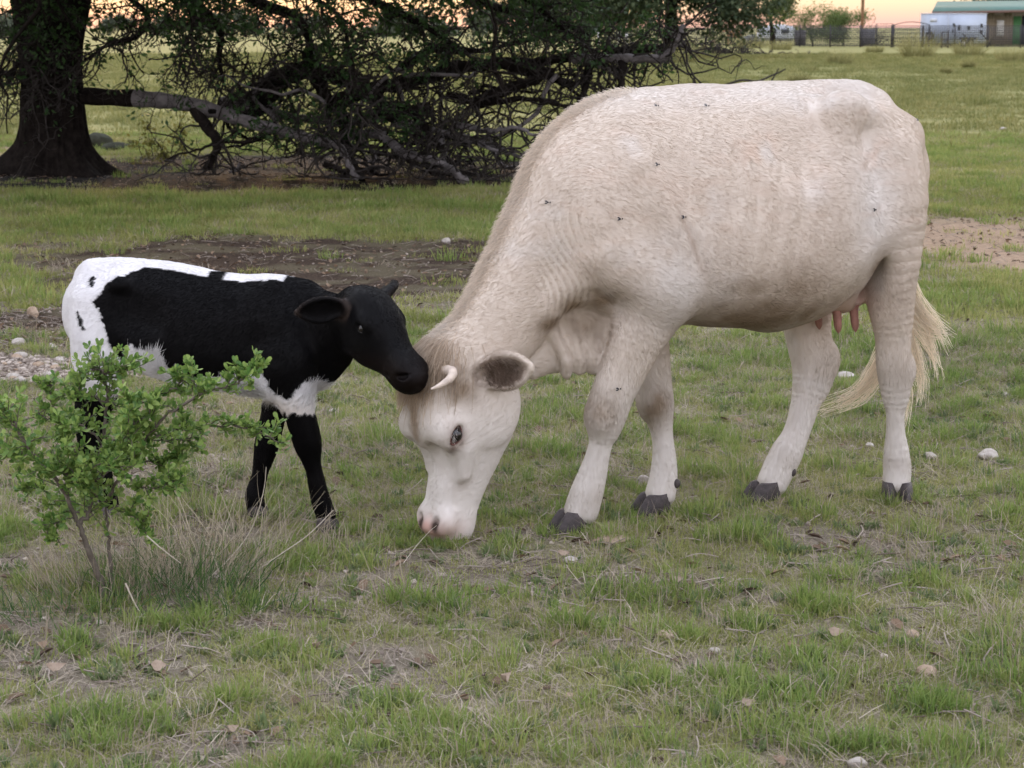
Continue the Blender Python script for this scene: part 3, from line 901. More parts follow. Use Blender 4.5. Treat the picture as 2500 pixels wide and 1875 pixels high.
def build_oak():
    rng = np.random.default_rng(21)
    bx, by = -4.74, 22.1
    oak = tag(empty('oak_tree', (bx, by, 0)), 'big dark live oak with flared trunk and leafy boughs hanging into view', 'tree')
    # trunk: rings with root flare and furrowed bark, widening again to the fork
    zs = np.concatenate([np.linspace(-.06, .5, 22), np.linspace(.53, 2.7, 58)]); th = np.linspace(0, 2 * np.pi, 120, endpoint=False)
    r = np.interp(zs, [-.06, .1, .3, .5, .9, 1.3, 1.78, 2.3, 2.7], [.46, .395, .335, .315, .300, .320, .40, .50, .50])
    cx = np.interp(zs, [0, .5, 1.0, 1.5, 1.9, 2.7], [0, .01, 0, .01, .04, .08])
    V = []
    for z, rr, c in zip(zs, r, cx):
        lobes = sum(a * np.exp(-((((th - t0 + np.pi) % (2 * np.pi)) - np.pi) / w) ** 2) for t0, a, w in ((3.3, .62, .28), (5.6, .30, .35), (.1, .34, .3), (4.4, .22, .3), (1.6, .4, .4), (2.5, .3, .3)))
        f = rr + lobes * math.exp(-max(z, 0) / .15) * .8
        q = np.stack([np.cos(th) * 4.5, np.sin(th) * 4.5, np.full_like(th, z * .9)], 1)
        fur = np.abs(vnoise(q * [3, 3, 1.2], 1.7, 5, 3) - .5)
        f = f - .055 * np.exp(-(fur / .09) ** 2) + (vnoise(q, .6, 8, 2) - .5) * .06
        V.append(np.stack([c + np.cos(th) * f * (1.06), np.sin(th) * f, np.full_like(th, z)], 1))
    V = np.vstack(V); n = len(th)
    i = np.arange(len(zs) - 1)[:, None] * n; k = np.arange(n)[None]; k2 = (k + 1) % n
    F = np.stack([i + k, i + k2, i + n + k2, i + n + k], -1).reshape(-1, 4)
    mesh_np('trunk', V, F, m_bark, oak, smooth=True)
    tips = []
    # big limbs carrying the crown, out of the top of the picture
    for d, L, rad in (((.9, -.1, .75), 4.2, .26), ((-.8, .1, .8), 3.6, .22), ((.1, .8, .9), 3.5, .22), ((.2, -.75, .9), 3.0, .20), ((.6, .5, .9), 3.8, .2), ((-.3, -.3, 1.0), 3.4, .22)):
        T = Tubes(); p = crooked(rng, (.08, 0, 2.35), d, L, 9, .18, -.01)
        T.add(p, np.linspace(rad, rad * .4, 9), 12)
        o = T.build('limb', m_bark, oak)
        T2 = Tubes(); tp = []
        for q in range(3, 9):
            for _ in range(3): twigging(rng, T2, p[q], nrm(rng.normal(size=3) + [0, 0, .2]), 1.6, .05, 2, .3, (2, 3), 0, tp)
        T2.build('twigs', m_bark, o, 'stuff'); tips += tp
    # long level limbs spread the crown over the ground between tree and animals
    for d, L, rad in (((.35, -.9, .42), 8.0, .2), ((.75, -.65, .40), 8.5, .2), ((-.3, -.95, .5), 6.5, .17), ((1.0, -.25, .42), 8.5, .2), ((.95, .3, .5), 7.5, .18), ((-.9, -.4, .5), 5.5, .17)):
        T = Tubes(); p = crooked(rng, (0, 0, 2.5), d, L, 10, .12, -.03)
        T.add(p, np.linspace(rad, rad * .3, 10), 10)
        o = T.build('limb', m_bark, oak)
        T2 = Tubes(); tp = []
        for q in range(3, 10):
            for _ in range(4): twigging(rng, T2, p[q], nrm(rng.normal(size=3) + [0, 0, .45]), 1.9, .04, 2, .3, (2, 3), .03, tp, minz=2.6)
        T2.build('twigs', m_bark, o, 'stuff'); tips += [(a, b_) for a, b_ in tp for _ in range(2)]
    tips = [(p, d) for p, d in tips if p[2] > 2.35]
    P = np.array([t[0] for t in tips]); D = np.array([t[1] for t in tips])
    rep = rng.integers(0, len(P), 48000)
    V, F = leaf_cards(rng, P[rep], D[rep], .19, .55, .25, .1)
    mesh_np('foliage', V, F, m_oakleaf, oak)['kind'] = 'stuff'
    # low boughs drooping into the picture: (from, via, end) in the tree's frame
    low = []
    w2l = lambda q: np.asarray(q) - np.array([bx, by, 0])
    for pts, rad in (([(.45, -.2, 2.5), w2l(at(300, -25, 21.6)), w2l(at(362, 40, 21.4)), w2l(at(330, 92, 21.4)), w2l(at(270, 105, 21.3)), w2l(at(205, 150, 21.5))], .040),
                     ([(.5, .1, 2.6), w2l(at(420, -40, 22.3)), w2l(at(505, 30, 22.4)), w2l(at(540, 85, 22.2)), w2l(at(535, 140, 22.2)), w2l(at(545, 200, 22.1))], .055),
                     ([(-.5, -.3, 2.3), w2l(at(40, -30, 21.3)), w2l(at(85, 60, 21.3)), w2l(at(90, 130, 21.4)), w2l(at(95, 190, 21.4)), w2l(at(102, 240, 21.5))], .032),
                     ([(-.6, .0, 2.3), w2l(at(-60, 60, 22.0)), w2l(at(-10, 160, 21.9)), w2l(at(25, 185, 21.9)), w2l(at(45, 150, 21.8)), w2l(at(75, 130, 21.7))], .050),
                     ([(.6, .2, 2.7), w2l(at(520, -60, 22.6)), w2l(at(640, 10, 22.8)), w2l(at(720, 40, 22.6)), w2l(at(755, 95, 22.5)), w2l(at(755, 160, 22.4))], .085),
                     ([(.7, .1, 2.8), w2l(at(700, -80, 22.2)), w2l(at(860, -20, 22.4)), w2l(at(960, 25, 22.2)), w2l(at(1050, 70, 22.0)), w2l(at(1120, 120, 22.0))], .07),
                     ([(.8, .3, 2.9), w2l(at(900, -110, 23.4)), w2l(at(1080, -30, 23.6)), w2l(at(1220, 20, 23.4)), w2l(at(1340, 45, 23.2)), w2l(at(1440, 85, 23.0))], .07),
                     ([(.8, -.3, 2.8), w2l(at(620, -90, 20.9)), w2l(at(740, -20, 20.8)), w2l(at(830, 40, 20.8)), w2l(at(850, 110, 20.9)), w2l(at(870, 190, 21.0))], .035),
                     ([(.7, -.2, 2.7), w2l(at(380, -80, 21.0)), w2l(at(450, -10, 21.0)), w2l(at(470, 70, 21.0)), w2l(at(440, 130, 21.1)), w2l(at(455, 190, 21.2))], .03),
                     ([(.8, .0, 2.9), w2l(at(980, -120, 22.0)), w2l(at(1180, -50, 21.8)), w2l(at(1300, 5, 21.8)), w2l(at(1360, 60, 22.0)), w2l(at(1420, 100, 22.0))], .05)):
        p = catmull(np.array(pts), 18)
        T = Tubes(); T.add(p, np.linspace(rad, rad * .35, 18), 8)
        o = T.build('bough', m_bark, oak)
        T2 = Tubes(); tp = []
        for q in range(5, 18):
            for _ in range(3):
                twigging(rng, T2, p[q], nrm(rng.normal(size=3) * [1, .8, .8] + [0, 0, -.25]), rng.uniform(.35, .75), .010, 2, .38, (2, 3), -.03, tp)
        T2.build('twigs', m_twig, o, 'stuff')
        P = np.array([t[0] for t in tp]); D = np.array([t[1] for t in tp])
        z = P[:, 2]; clump = vnoise(P, 1.9, 77, 2)
        ok = np.nonzero(rng.random(len(P)) < sstep(1.0, 1.75, z) * .9 * sstep(.36, .52, clump) + .06)[0]
        if len(ok):
            rep = rng.choice(ok, int(len(ok) * 1.6))
            V, F = leaf_cards(rng, P[rep], D[rep], .068, .5, .03, .1)
            mesh_np('foliage', V, F, m_oakleaf, o)['kind'] = 'stuff'
    return oak


def build_fallen_limb():
    rng = np.random.default_rng(33)
    o0 = at(480, 300, 21.9) * [1, 1, 0]
    fl = tag(empty('fallen_limb', tuple(o0)), 'broken oak limb lying in a tangle of dead grey branches beside the trunk', 'fallen limb')
    loc = lambda rows: np.array([at(*r) for r in rows]) - o0
    T = Tubes()
    p = catmull(loc([(205, 234, 22.0), (270, 238, 21.9), (335, 240, 21.8)]), 10); T.add(p, .088 + .005 * np.sin(np.arange(10)), 14); T.build('log', m_bark, fl)
    T = Tubes()
    p = catmull(loc([(330, 240, 21.8), (400, 246, 21.7), (480, 258, 21.6), (570, 286, 21.5), (640, 308, 21.4), (700, 322, 21.4), (790, 352, 21.4)]), 30)
    T.add(p, np.interp(np.arange(30), [0, 2, 10, 20, 29], [.092, .084, .074, .060, .038]) * (1 + .07 * np.sin(np.arange(30) * 1.9)), 16); T.build('log', m_grey, fl)
    mains = [([(475, 268, 21.6), (505, 310, 21.5), (530, 350, 21.5), (522, 385, 21.5), (500, 414, 21.5)], .055, m_bark), ([(540, 255, 22.4), (600, 258, 22.4), (650, 262, 22.5), (720, 290, 22.5), (860, 300, 22.6)], .07, m_grey),
             ([(600, 280, 22.5), (650, 225, 22.5), (690, 190, 22.6), (740, 172, 22.6), (830, 190, 22.6), (900, 235, 22.6), (960, 268, 22.5), (1050, 262, 22.4)], .115, m_bark), ([(760, 120, 22.7), (765, 170, 22.6), (800, 240, 22.4), (850, 300, 22.2), (840, 350, 21.7), (860, 400, 21.2), (885, 442, 21.0)], .07, m_bark),
             ([(700, 322, 21.4), (790, 348, 21.2), (830, 360, 21.1), (850, 395, 20.9), (872, 440, 20.8)], .045, m_grey), ([(840, 330, 21.8), (920, 330, 21.5), (985, 372, 21.2), (1060, 392, 21.0), (1110, 420, 20.8), (1155, 458, 20.6)], .048, m_grey),
             ([(900, 280, 22.2), (1000, 270, 21.8), (1030, 300, 21.5), (1060, 350, 21.3), (1085, 370, 21.2)], .05, m_bark), ([(1075, 335, 21.5), (1085, 390, 21.2), (1105, 425, 20.9), (1170, 465, 20.6)], .036, m_grey), ([(960, 300, 21.8), (1060, 320, 21.6), (1150, 345, 21.4), (1220, 372, 21.2)], .035, m_grey),
             ([(820, 250, 22.4), (920, 215, 22.2), (1030, 190, 22.2), (1110, 165, 22.2), (1200, 158, 22.2), (1300, 150, 22.1), (1400, 142, 22.0), (1480, 140, 21.9)], .075, m_bark), ([(1400, 146, 21.9), (1510, 143, 21.7), (1565, 141, 21.6), (1618, 143, 21.5), (1642, 115, 21.5), (1657, 88, 21.5), (1668, 60, 21.5)], .046, m_grey),
             ([(1450, 135, 22.3), (1500, 125, 22.3), (1560, 120, 22.3), (1620, 116, 22.3), (1640, 85, 22.3)], .055, m_bark), ([(1524, 146, 21.7), (1520, 180, 21.6), (1514, 226, 21.5), (1498, 275, 21.4), (1490, 340, 21.3)], .042, m_bark),
             ([(1440, 150, 21.9), (1436, 190, 21.8), (1425, 225, 21.7), (1408, 270, 21.6), (1400, 330, 21.5)], .040, m_bark), ([(1200, 150, 22.1), (1300, 178, 21.9), (1350, 190, 21.8), (1386, 206, 21.7), (1425, 196, 21.7), (1440, 170, 21.8)], .045, m_bark),
             ([(1150, 260, 22.0), (1240, 215, 21.9), (1300, 200, 21.8), (1350, 170, 21.9)], .06, m_bark), ([(1090, 230, 22.0), (1180, 250, 21.9), (1290, 240, 21.7), (1400, 268, 21.5)], .035, m_bark), ([(980, 160, 22.6), (1060, 120, 22.5), (1160, 125, 22.5), (1280, 100, 22.5)], .04, m_bark),
             ([(1100, 300, 21.6), (1190, 320, 21.4), (1250, 310, 21.3), (1310, 330, 21.2)], .03, m_grey), ([(1440, 158, 21.9), (1480, 165, 21.8), (1500, 178, 21.7), (1520, 180, 21.7)], .03, m_grey)]
    T2 = Tubes(); tp = []
    for rows, rad, mat in mains:
        n = 6 * len(rows)
        p = catmull(loc(rows), n) + rng.normal(size=(n, 3)) * .008
        T = Tubes(); T.add(p, np.linspace(rad * 1.2, rad * .5, n) * (1 + .08 * np.sin(np.arange(n) * 1.3 + rad * 90)), 9); T.build('branch', mat, fl)
        for q in range(2, n, 1):
            if rng.random() < .5:
                twigging(rng, T2, p[q], nrm(rng.normal(size=3) * [1, .7, .75] + [.15, -.1, .05]), rng.uniform(.3, .85), .014, 2, .42, (1, 3), -.02, tp)
    # a dense mass of fine dead twigs round the middle, and a few live sprays
    T3 = Tubes(); tp3 = []
    for k in range(34):
        u, v = rng.normal(960, 190), rng.normal(270, 85)
        q = at(u, min(v, 400), rng.uniform(21.0, 22.8)) - o0
        if q[2] < .1 or q[2] > 1.7: continue
        p = crooked(rng, q, rng.normal(size=3) * [1, .5, .55], rng.uniform(.8, 1.7), 14, .27, -.015); p[:, 2] = np.maximum(p[:, 2], .03)
        r0 = rng.uniform(.016, .034)
        T = Tubes(); T.add(p, np.linspace(r0, r0 * .4, 14), 7); T.build('branch', m_grey if rng.random() < .4 else m_bark, fl)
        for j in range(3, 14, 2): twigging(rng, T2, p[j], nrm(rng.normal(size=3)), rng.uniform(.25, .6), .010, 1, .4, (1, 3), -.02, tp)
    for k in range(95):
        u, v = rng.normal(930, 165), rng.normal(275, 80)
        Y = rng.uniform(21.0, 23.0)
        q = at(u, min(v, 410), Y) - o0
        if q[2] < .05 or q[2] > 1.75: continue
        twigging(rng, T3, q, nrm(rng.normal(size=3) * [1, .6, .7]), rng.uniform(.4, .95), .013, 2, .40, (2, 3), -.03, tp3)
    T2.build('twigs', m_twig, fl, 'stuff'); T3.build('twigs', m_twig, fl, 'stuff')
    P = np.array([t[0] for t in tp + tp3]); D = np.array([t[1] for t in tp + tp3])
    ok = np.nonzero(sstep(.58, .67, vnoise(P, 1.5, 91, 2)) * (P[:, 2] > .3) > rng.random(len(P)))[0]
    rep = rng.choice(ok, min(len(ok) * 2, 9000))
    V, F = leaf_cards(rng, P[rep], D[rep], .062, .5, .025, 0)
    mesh_np('foliage', V, F, m_oakleaf, fl)['kind'] = 'stuff'


def crown_tree(name, base, h, rx, rz, zc, n, leaf, mat, label, cat='tree', group=None, seed=1, trunk_r=.2, lobes=7, ry=None, skirts=0, trunk_tilt=0., w=.6, bark=None):
    """a tree some way off: tapered trunk, limbs, and leaf faces spread through uneven clumps"""
    rng = np.random.default_rng(seed)
    t = tag(empty(name, base), label, cat, group)
    T = Tubes()
    p = crooked(rng, (0, 0, -.1), (trunk_tilt, 0, 1), zc * 1.05, 8, .07); T.add(p, np.linspace(trunk_r * 1.25, trunk_r * .6, 8), 9)
    T.build('trunk', bark or m_bark, t)
    C, R = [], []
    for k in range(lobes):
        a = rng.uniform(0, 6.28); q = rng.random() ** .5 * .72
        c = np.array([math.cos(a) * rx * q, math.sin(a) * (ry or rx) * q, zc + rng.uniform(-.65, .75) * rz]); C.append(c); R.append(rng.uniform(.35, .55) * np.array([rx, ry or rx, rz * 1.0]))
    T2 = Tubes()
    for c in C: T2.add(catmull(np.array([p[4], (p[-1] + c) / 2 + rng.normal(size=3) * .2 * rx / 3, c]), 7), np.linspace(trunk_r * .45, trunk_r * .08, 7), 5)
    T2.build('limbs', bark or m_bark, t, 'stuff')
    i = rng.integers(0, lobes, n)
    d = nrm(rng.normal(size=(n, 3))); rr = rng.random(n) ** (1 / 2.2) * (1 + .22 * rng.normal(size=n))
    P = np.array(C)[i] + d * rr[:, None] * np.array(R)[i]
    keep = (vnoise(P, 1.6 / (rx * .25 + .3), seed + 3, 2) > .40) & (P[:, 2] > .15)
    P, d = P[keep], d[keep]
    V, F = leaf_cards(rng, P, d * .4, leaf, w, leaf * .4, .1)
    mesh_np('crown', V, F, mat, t)['kind'] = 'stuff'
    return t


build_oak()
build_fallen_limb()


def px_ground(u, Y): return tuple(at(u, 65, Y) * [1, 1, 0])


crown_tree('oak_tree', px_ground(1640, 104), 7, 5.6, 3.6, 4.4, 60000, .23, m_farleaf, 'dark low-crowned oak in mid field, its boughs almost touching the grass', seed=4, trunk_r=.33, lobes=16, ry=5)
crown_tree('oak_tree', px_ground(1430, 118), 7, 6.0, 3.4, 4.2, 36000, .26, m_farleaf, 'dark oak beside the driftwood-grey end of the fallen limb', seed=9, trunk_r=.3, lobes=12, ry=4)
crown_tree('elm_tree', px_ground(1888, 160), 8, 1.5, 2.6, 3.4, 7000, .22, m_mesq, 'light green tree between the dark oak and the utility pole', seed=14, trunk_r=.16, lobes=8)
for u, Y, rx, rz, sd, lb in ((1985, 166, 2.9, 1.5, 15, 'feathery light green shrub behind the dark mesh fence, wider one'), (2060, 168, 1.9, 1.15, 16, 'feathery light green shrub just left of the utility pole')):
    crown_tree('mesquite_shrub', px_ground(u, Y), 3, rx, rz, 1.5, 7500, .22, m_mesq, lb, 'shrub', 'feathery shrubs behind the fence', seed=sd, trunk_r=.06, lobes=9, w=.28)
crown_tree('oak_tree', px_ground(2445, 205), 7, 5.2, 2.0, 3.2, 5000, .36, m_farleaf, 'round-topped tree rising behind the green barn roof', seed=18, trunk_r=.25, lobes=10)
# bare thorny shrub right of the pole
_r = np.random.default_rng(40); _b = px_ground(2138, 176)
_t = tag(empty('thorn_shrub', _b), 'bare thin-twigged shrub just right of the utility pole', 'shrub')
_T = Tubes()
for _k in range(16): twigging(_r, _T, (_r.normal() * .3, _r.normal() * .3, 0), nrm(_r.normal(size=3) * [.5, .5, .2] + [0, 0, 1]), _r.uniform(1.0, 1.7), .03, 2, .2, (3, 4), .03)
_T.build('twigs', m_twig, _t, 'stuff')
# distant tree line, each tree its own
for k in range(15):
    rr = np.random.default_rng(100 + k)
    u = -140 + k * 104 + rr.uniform(-30, 30); Y = rr.uniform(270, 360)
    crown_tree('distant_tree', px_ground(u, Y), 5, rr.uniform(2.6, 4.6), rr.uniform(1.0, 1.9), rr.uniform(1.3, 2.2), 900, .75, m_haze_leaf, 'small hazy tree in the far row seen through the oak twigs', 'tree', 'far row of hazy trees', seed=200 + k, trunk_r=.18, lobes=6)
# yellowing sapling under the log, tyre stand-in and mossy log behind the trunk
_r = np.random.default_rng(41); _b = at(405, 360, 24.0) * [1, 1, 0]
_t = tag(empty('sapling', tuple(_b)), 'small yellow-leaved sapling standing under the grey log', 'sapling')
_T = Tubes(); _tp = []
for _k in range(9): twigging(_r, _T, (_r.normal() * .12, _r.normal() * .1, 0), nrm(_r.normal(size=3) * [.45, .4, .1] + [0, 0, 1]), _r.uniform(.25, .42), .007, 2, .25, (2, 3), 0, _tp)
_T.build('stem', m_twig, _t, 'stuff')
_i = _r.integers(0, len(_tp), 520)
_V, _F = leaf_cards(_r, np.array([_tp[q][0] for q in _i]), np.array([_tp[q][1] for q in _i]), .05, .55, .02)
mesh_np('foliage', _V, _F, m_yleaf, _t)['kind'] = 'stuff'


def stone_mesh(name, loc, size, mat, seed, sub=3, rough=.16, sink=.3):
    rng = np.random.default_rng(seed)
    bm = bmesh.new(); bmesh.ops.create_icosphere(bm, subdivisions=sub, radius=.5)
    V = np.array([v.co for v in bm.verts]); F = np.array([[v.index for v in f.verts] for f in bm.faces]); bm.free()
    # facets: cut by a few random planes, then roughen
    for k in range(7):
        n = nrm(rng.normal(size=3)); h = rng.uniform(.30, .44)
        d = V @ n - h; V = V - np.outer(np.maximum(d, 0), n) * .9
    V = V * (1 + rough * (vnoise(V + seed, 3.1, seed, 3) - .5))[:, None] * np.asarray(size)
    a = rng.uniform(0, 6.28); V = V @ np.array([[math.cos(a), math.sin(a), 0], [-math.sin(a), math.cos(a), 0], [0, 0, 1]])
    V[:, 2] += size[2] * (.5 - sink)
    o = mesh_np(name, V, F, mat, None, smooth=False)
    o.location = loc
    return o


tag(stone_mesh('boulder', tuple(at(242, 345, 27.0) * [1, 1, 0]), (.34, .3, .30), m_moss, 3), 'dark rounded stone standing in for an old tyre half hidden behind the oak trunk', 'boulder')  # stone mesh stands in for a half-hidden tyre
tag(stone_mesh('boulder', tuple(at(285, 352, 26.4) * [1, 1, 0]), (.42, .3, .14), m_moss, 8), 'low mossy boulder just right of the dark rounded one', 'boulder')
# ------------------------------------------------------------------ the yard beyond the field: fence, trailer, barn, pole
m_steel = simple_mat('dark_steel', (.035, .032, .034), .6, .3, 8)
m_mesh = simple_mat('wire', (.05, .05, .055), .6, .3, 8)
m_shade = simple_mat('shade_cloth', (.20, .19, .20), .9, .3, 3)
m_white = simple_mat('white_panel', (.40, .45, .55), .5, .06, 2)
m_white2 = simple_mat('white_sheet', (.55, .57, .62), .5, .06, 2)
m_stripe = simple_mat('grey_stripe', (.36, .39, .46), .5, .1, 2)
m_glass = simple_mat('dark_glass', (.03, .033, .04), .15, .2, 2)
m_tyre = simple_mat('tyre_rubber', (.03, .028, .028), .8, .2, 8)
m_rim = simple_mat('wheel_rim', (.42, .40, .40), .5, .1, 5)
m_roofg = simple_mat('green_roof_sheet', (.072, .145, .120), .6, .15, 2)
m_plank = simple_mat('barn_plank', (.19, .155, .115), .85, .3, 6, .3, col2=(.29, .235, .175))
m_green = simple_mat('green_door_paint', (.07, .19, .075), .6, .15, 4)
m_pole = simple_mat('pole_wood', (.20, .11, .055), .85, .3, 6)
m_fascia = simple_mat('rusty_fascia', (.16, .10, .085), .7, .2, 5)
m_rust = simple_mat('rusty_hide', (.34, .17, .075), .8, .2, 6)
m_tarp = simple_mat('grey_tarp', (.12, .125, .13), .7, .2, 3)
m_pale = simple_mat('pale_paint', (.60, .58, .56), .7, .1, 5)


def box_np(lo, hi):
    lo, hi = np.asarray(lo, float), np.asarray(hi, float)
    V = np.array([[(lo, hi)[i][0], (lo, hi)[j][1], (lo, hi)[k][2]] for i in (0, 1) for j in (0, 1) for k in (0, 1)])
    F = np.array([[0, 1, 3, 2], [4, 6, 7, 5], [0, 4, 5, 1], [2, 3, 7, 6], [0, 2, 6, 4], [1, 5, 7, 3]])
    return V, F


def box(name, lo, hi, mat, parent):
    V, F = box_np(lo, hi); return mesh_np(name, V, F, mat, parent)


def bar(name, a, b, r, mat, parent, sides=6):
    V, F = tube_np(np.array([a, b], float), [r, r], sides)
    n = len(V); V = np.vstack([V, a, b]); k = np.arange(sides)
    T = np.vstack([np.stack([np.full(sides, n), (k + 1) % sides, k], 1), np.stack([np.full(sides, n + 1), sides + k, sides + (k + 1) % sides], 1)])
    return mesh_np(name, V, [F, T], mat, parent)


def build_fence():
    A, B = at(1475, 65, 172) * [1, 1, 0], at(2660, 65, 150) * [1, 1, 0]
    L = np.linalg.norm(B - A); d = (B - A) / L
    f = tag(empty('fence', tuple(A), math.atan2(d[1], d[0])), 'long dark pipe and wire-mesh fence closing the far side of the field', 'fence')
    n = int(L / 2.45)
    post = None
    for k in range(n + 1):
        x = k * L / n
        if post is None: post = bar('post', (0, 0, -.1), (0, 0, 1.62), .055, m_steel, f)
        else:
            q = post.copy(); link(q, f); q.location = (x, 0, 0)
    for z in (1.55, 1.08, .62, .16): bar('rail', (-.1, 0, z), (L + .1, 0, z), .026, m_steel, f)
    V, F, o = [], [], 0
    for x in np.arange(0, L, .16):
        v, q = box_np((x, -.03, .05), (x + .045, -.022, 1.5)); V.append(v); F.append(q + o); o += 8
    for z in np.arange(.1, 1.5, .16):
        v, q = box_np((0, -.022, z), (L, -.014, z + .04)); V.append(v); F.append(q + o); o += 8
    mesh_np('wire_mesh', np.vstack(V), np.vstack(F), m_mesh, f)['kind'] = 'stuff'
    sx = lambda u: ((at(u, 65, 160)[0] - A[0]) / d[0])
    for u0, u1, z1 in ((1950, 1976, 1.25), (2100, 2130, 1.35)):
        box('shade_panel', (sx(u0), .05, .08), (sx(u1), .07, z1), m_shade, f)
    for (u0, z0, u1, z1) in ((2319, 1.0, 2341, .25), (2355, 1.15, 2381, .1)):
        bar('brace', (sx(u0), -.1, z0), (sx(u1), -.1, z1), .045, m_steel, f)
    # taller gate hoops
    g = tag(empty('gate', tuple(at(2226, 65, 158.5) * [1, 1, 0]), math.atan2(d[1], d[0])), 'arched pipe gate left of the white trailer', 'gate')
    hw = .85 * 54 / 33
    a = np.linspace(-1, 1, 13)
    V, F = tube_np(np.stack([a * hw, 0 * a, 1.62 + .22 * (1 - a * a)], 1), .03, 6); mesh_np('arch', V, F, m_steel, g, smooth=True)
    for s in (-1, 1): bar('post', (s * hw, 0, 0), (s * hw, 0, 1.66), .04, m_steel, g)
    for z in (1.3, 1.0, .7, .4): bar('rail', (-hw, 0, z), (hw, 0, z), .02, m_steel, g)
    g = tag(empty('gate', tuple(at(2160, 65, 158.8) * [1, 1, 0]), math.atan2(d[1], d[0])), 'square-topped pipe gate between the mesh panels and the arched gate', 'gate')
    for s in (-1, 1): bar('post', (s * .65, 0, 0), (s * .65, 0, 1.72), .035, m_steel, g)
    for z in (1.7, 1.4, 1.1, .8, .5, .2): bar('rail', (-.65, 0, z), (.65, 0, z), .02, m_steel, g)
    # gate posts in front of the trailer
    g = tag(empty('gate', tuple(at(2308, 65, 153.0) * [1, 1, 0])), 'narrow dark walk-through gate before the white trailer', 'gate')
    for x in (-.22, .22): bar('post', (x, 0, 0), (x, 0, 1.18 + .1 * x), .05, m_steel, g)
    for z in (1.12, .55): bar('rail', (-.22, 0, z), (.22, 0, z), .035, m_steel, g)


def build_trailer():
    c = at(2315, 65, 158) * [1, 1, 0]
    rz = math.radians(31)
    t = tag(empty('trailer', tuple(c), rz), 'white box trailer parked behind the fence in front of the barn', 'trailer')
    # near corner at the origin: long side runs along +x, the end along +y
    L, W, z0, z1 = 3.75, 3.0, .30, 2.42
    body = box('body', (0, 0, z0), (L, W, z1), m_white, t)
    box('roof_cap', (-.03, -.03, z1 + .002), (L + .03, W + .03, z1 + .06), m_white2, t)
    box('corner_trim', (-.035, -.035, z0), (.03, .03, z1), m_stripe, t)
    box('side_stripe', (.04, -.012, 1.22), (L - .02, -.003, 1.30), m_stripe, t)
    for (x, z, w, h) in ((.42, 1.62, .20, .26), (.38, 1.20, .16, .24), (.95, 1.42, .24, .40), (1.85, 1.40, .30, .26), (3.15, 1.58, .22, .26), (3.1, 1.15, .26, .24)):
        box('vent_window', (x, -.02, z - h / 2), (x + w, -.004, z + h / 2), m_glass, t)
    box('sign', (-.022, 1.2, 1.84), (-.004, 1.95, 2.10), m_white2, t)
    box('end_stripe', (-.014, .05, .72), (-.004, W - .05, .76), m_stripe, t)

    def wheel(parent, p, axis, r):
        th = np.linspace(0, 2 * np.pi, 25)
        u, v = (np.array([0, 1., 0]), np.array([0, 0, 1.])) if axis == 'x' else (np.array([1., 0, 0]), np.array([0, 0, 1.]))
        ring = p + np.outer(np.cos(th), u) * r * .78 + np.outer(np.sin(th), v) * r * .78
        V, F = tube_np(ring, r * .25, 8)
        w = mesh_np('wheel', V, F, m_tyre, parent, smooth=True)
        V, F = tube_np(np.array([p - np.cross(u, v) * .03, p + np.cross(u, v) * .03]), [r * .55, r * .55], 16)
        n = len(V); V = np.vstack([V, V[:16].mean(0), V[16:].mean(0)]); k = np.arange(16)
        T_ = np.vstack([np.stack([np.full(16, n), (k + 1) % 16, k], 1), np.stack([np.full(16, n + 1), 16 + k, 16 + (k + 1) % 16], 1)])
        mesh_np('rim', V, [F, T_], m_rim, w)
    wheel(t, np.array([-.12, 1.85, .78]), 'x', .40)
    wheel(t, np.array([1.55, .02, .32]), 'y', .32); wheel(t, np.array([2.25, .02, .32]), 'y', .32)
    box('fender', (1.15, -.10, .60), (2.65, -.006, .70), m_steel, t)
    box('chassis', (.1, .1, .18), (L - .1, W - .1, .295), m_steel, t)


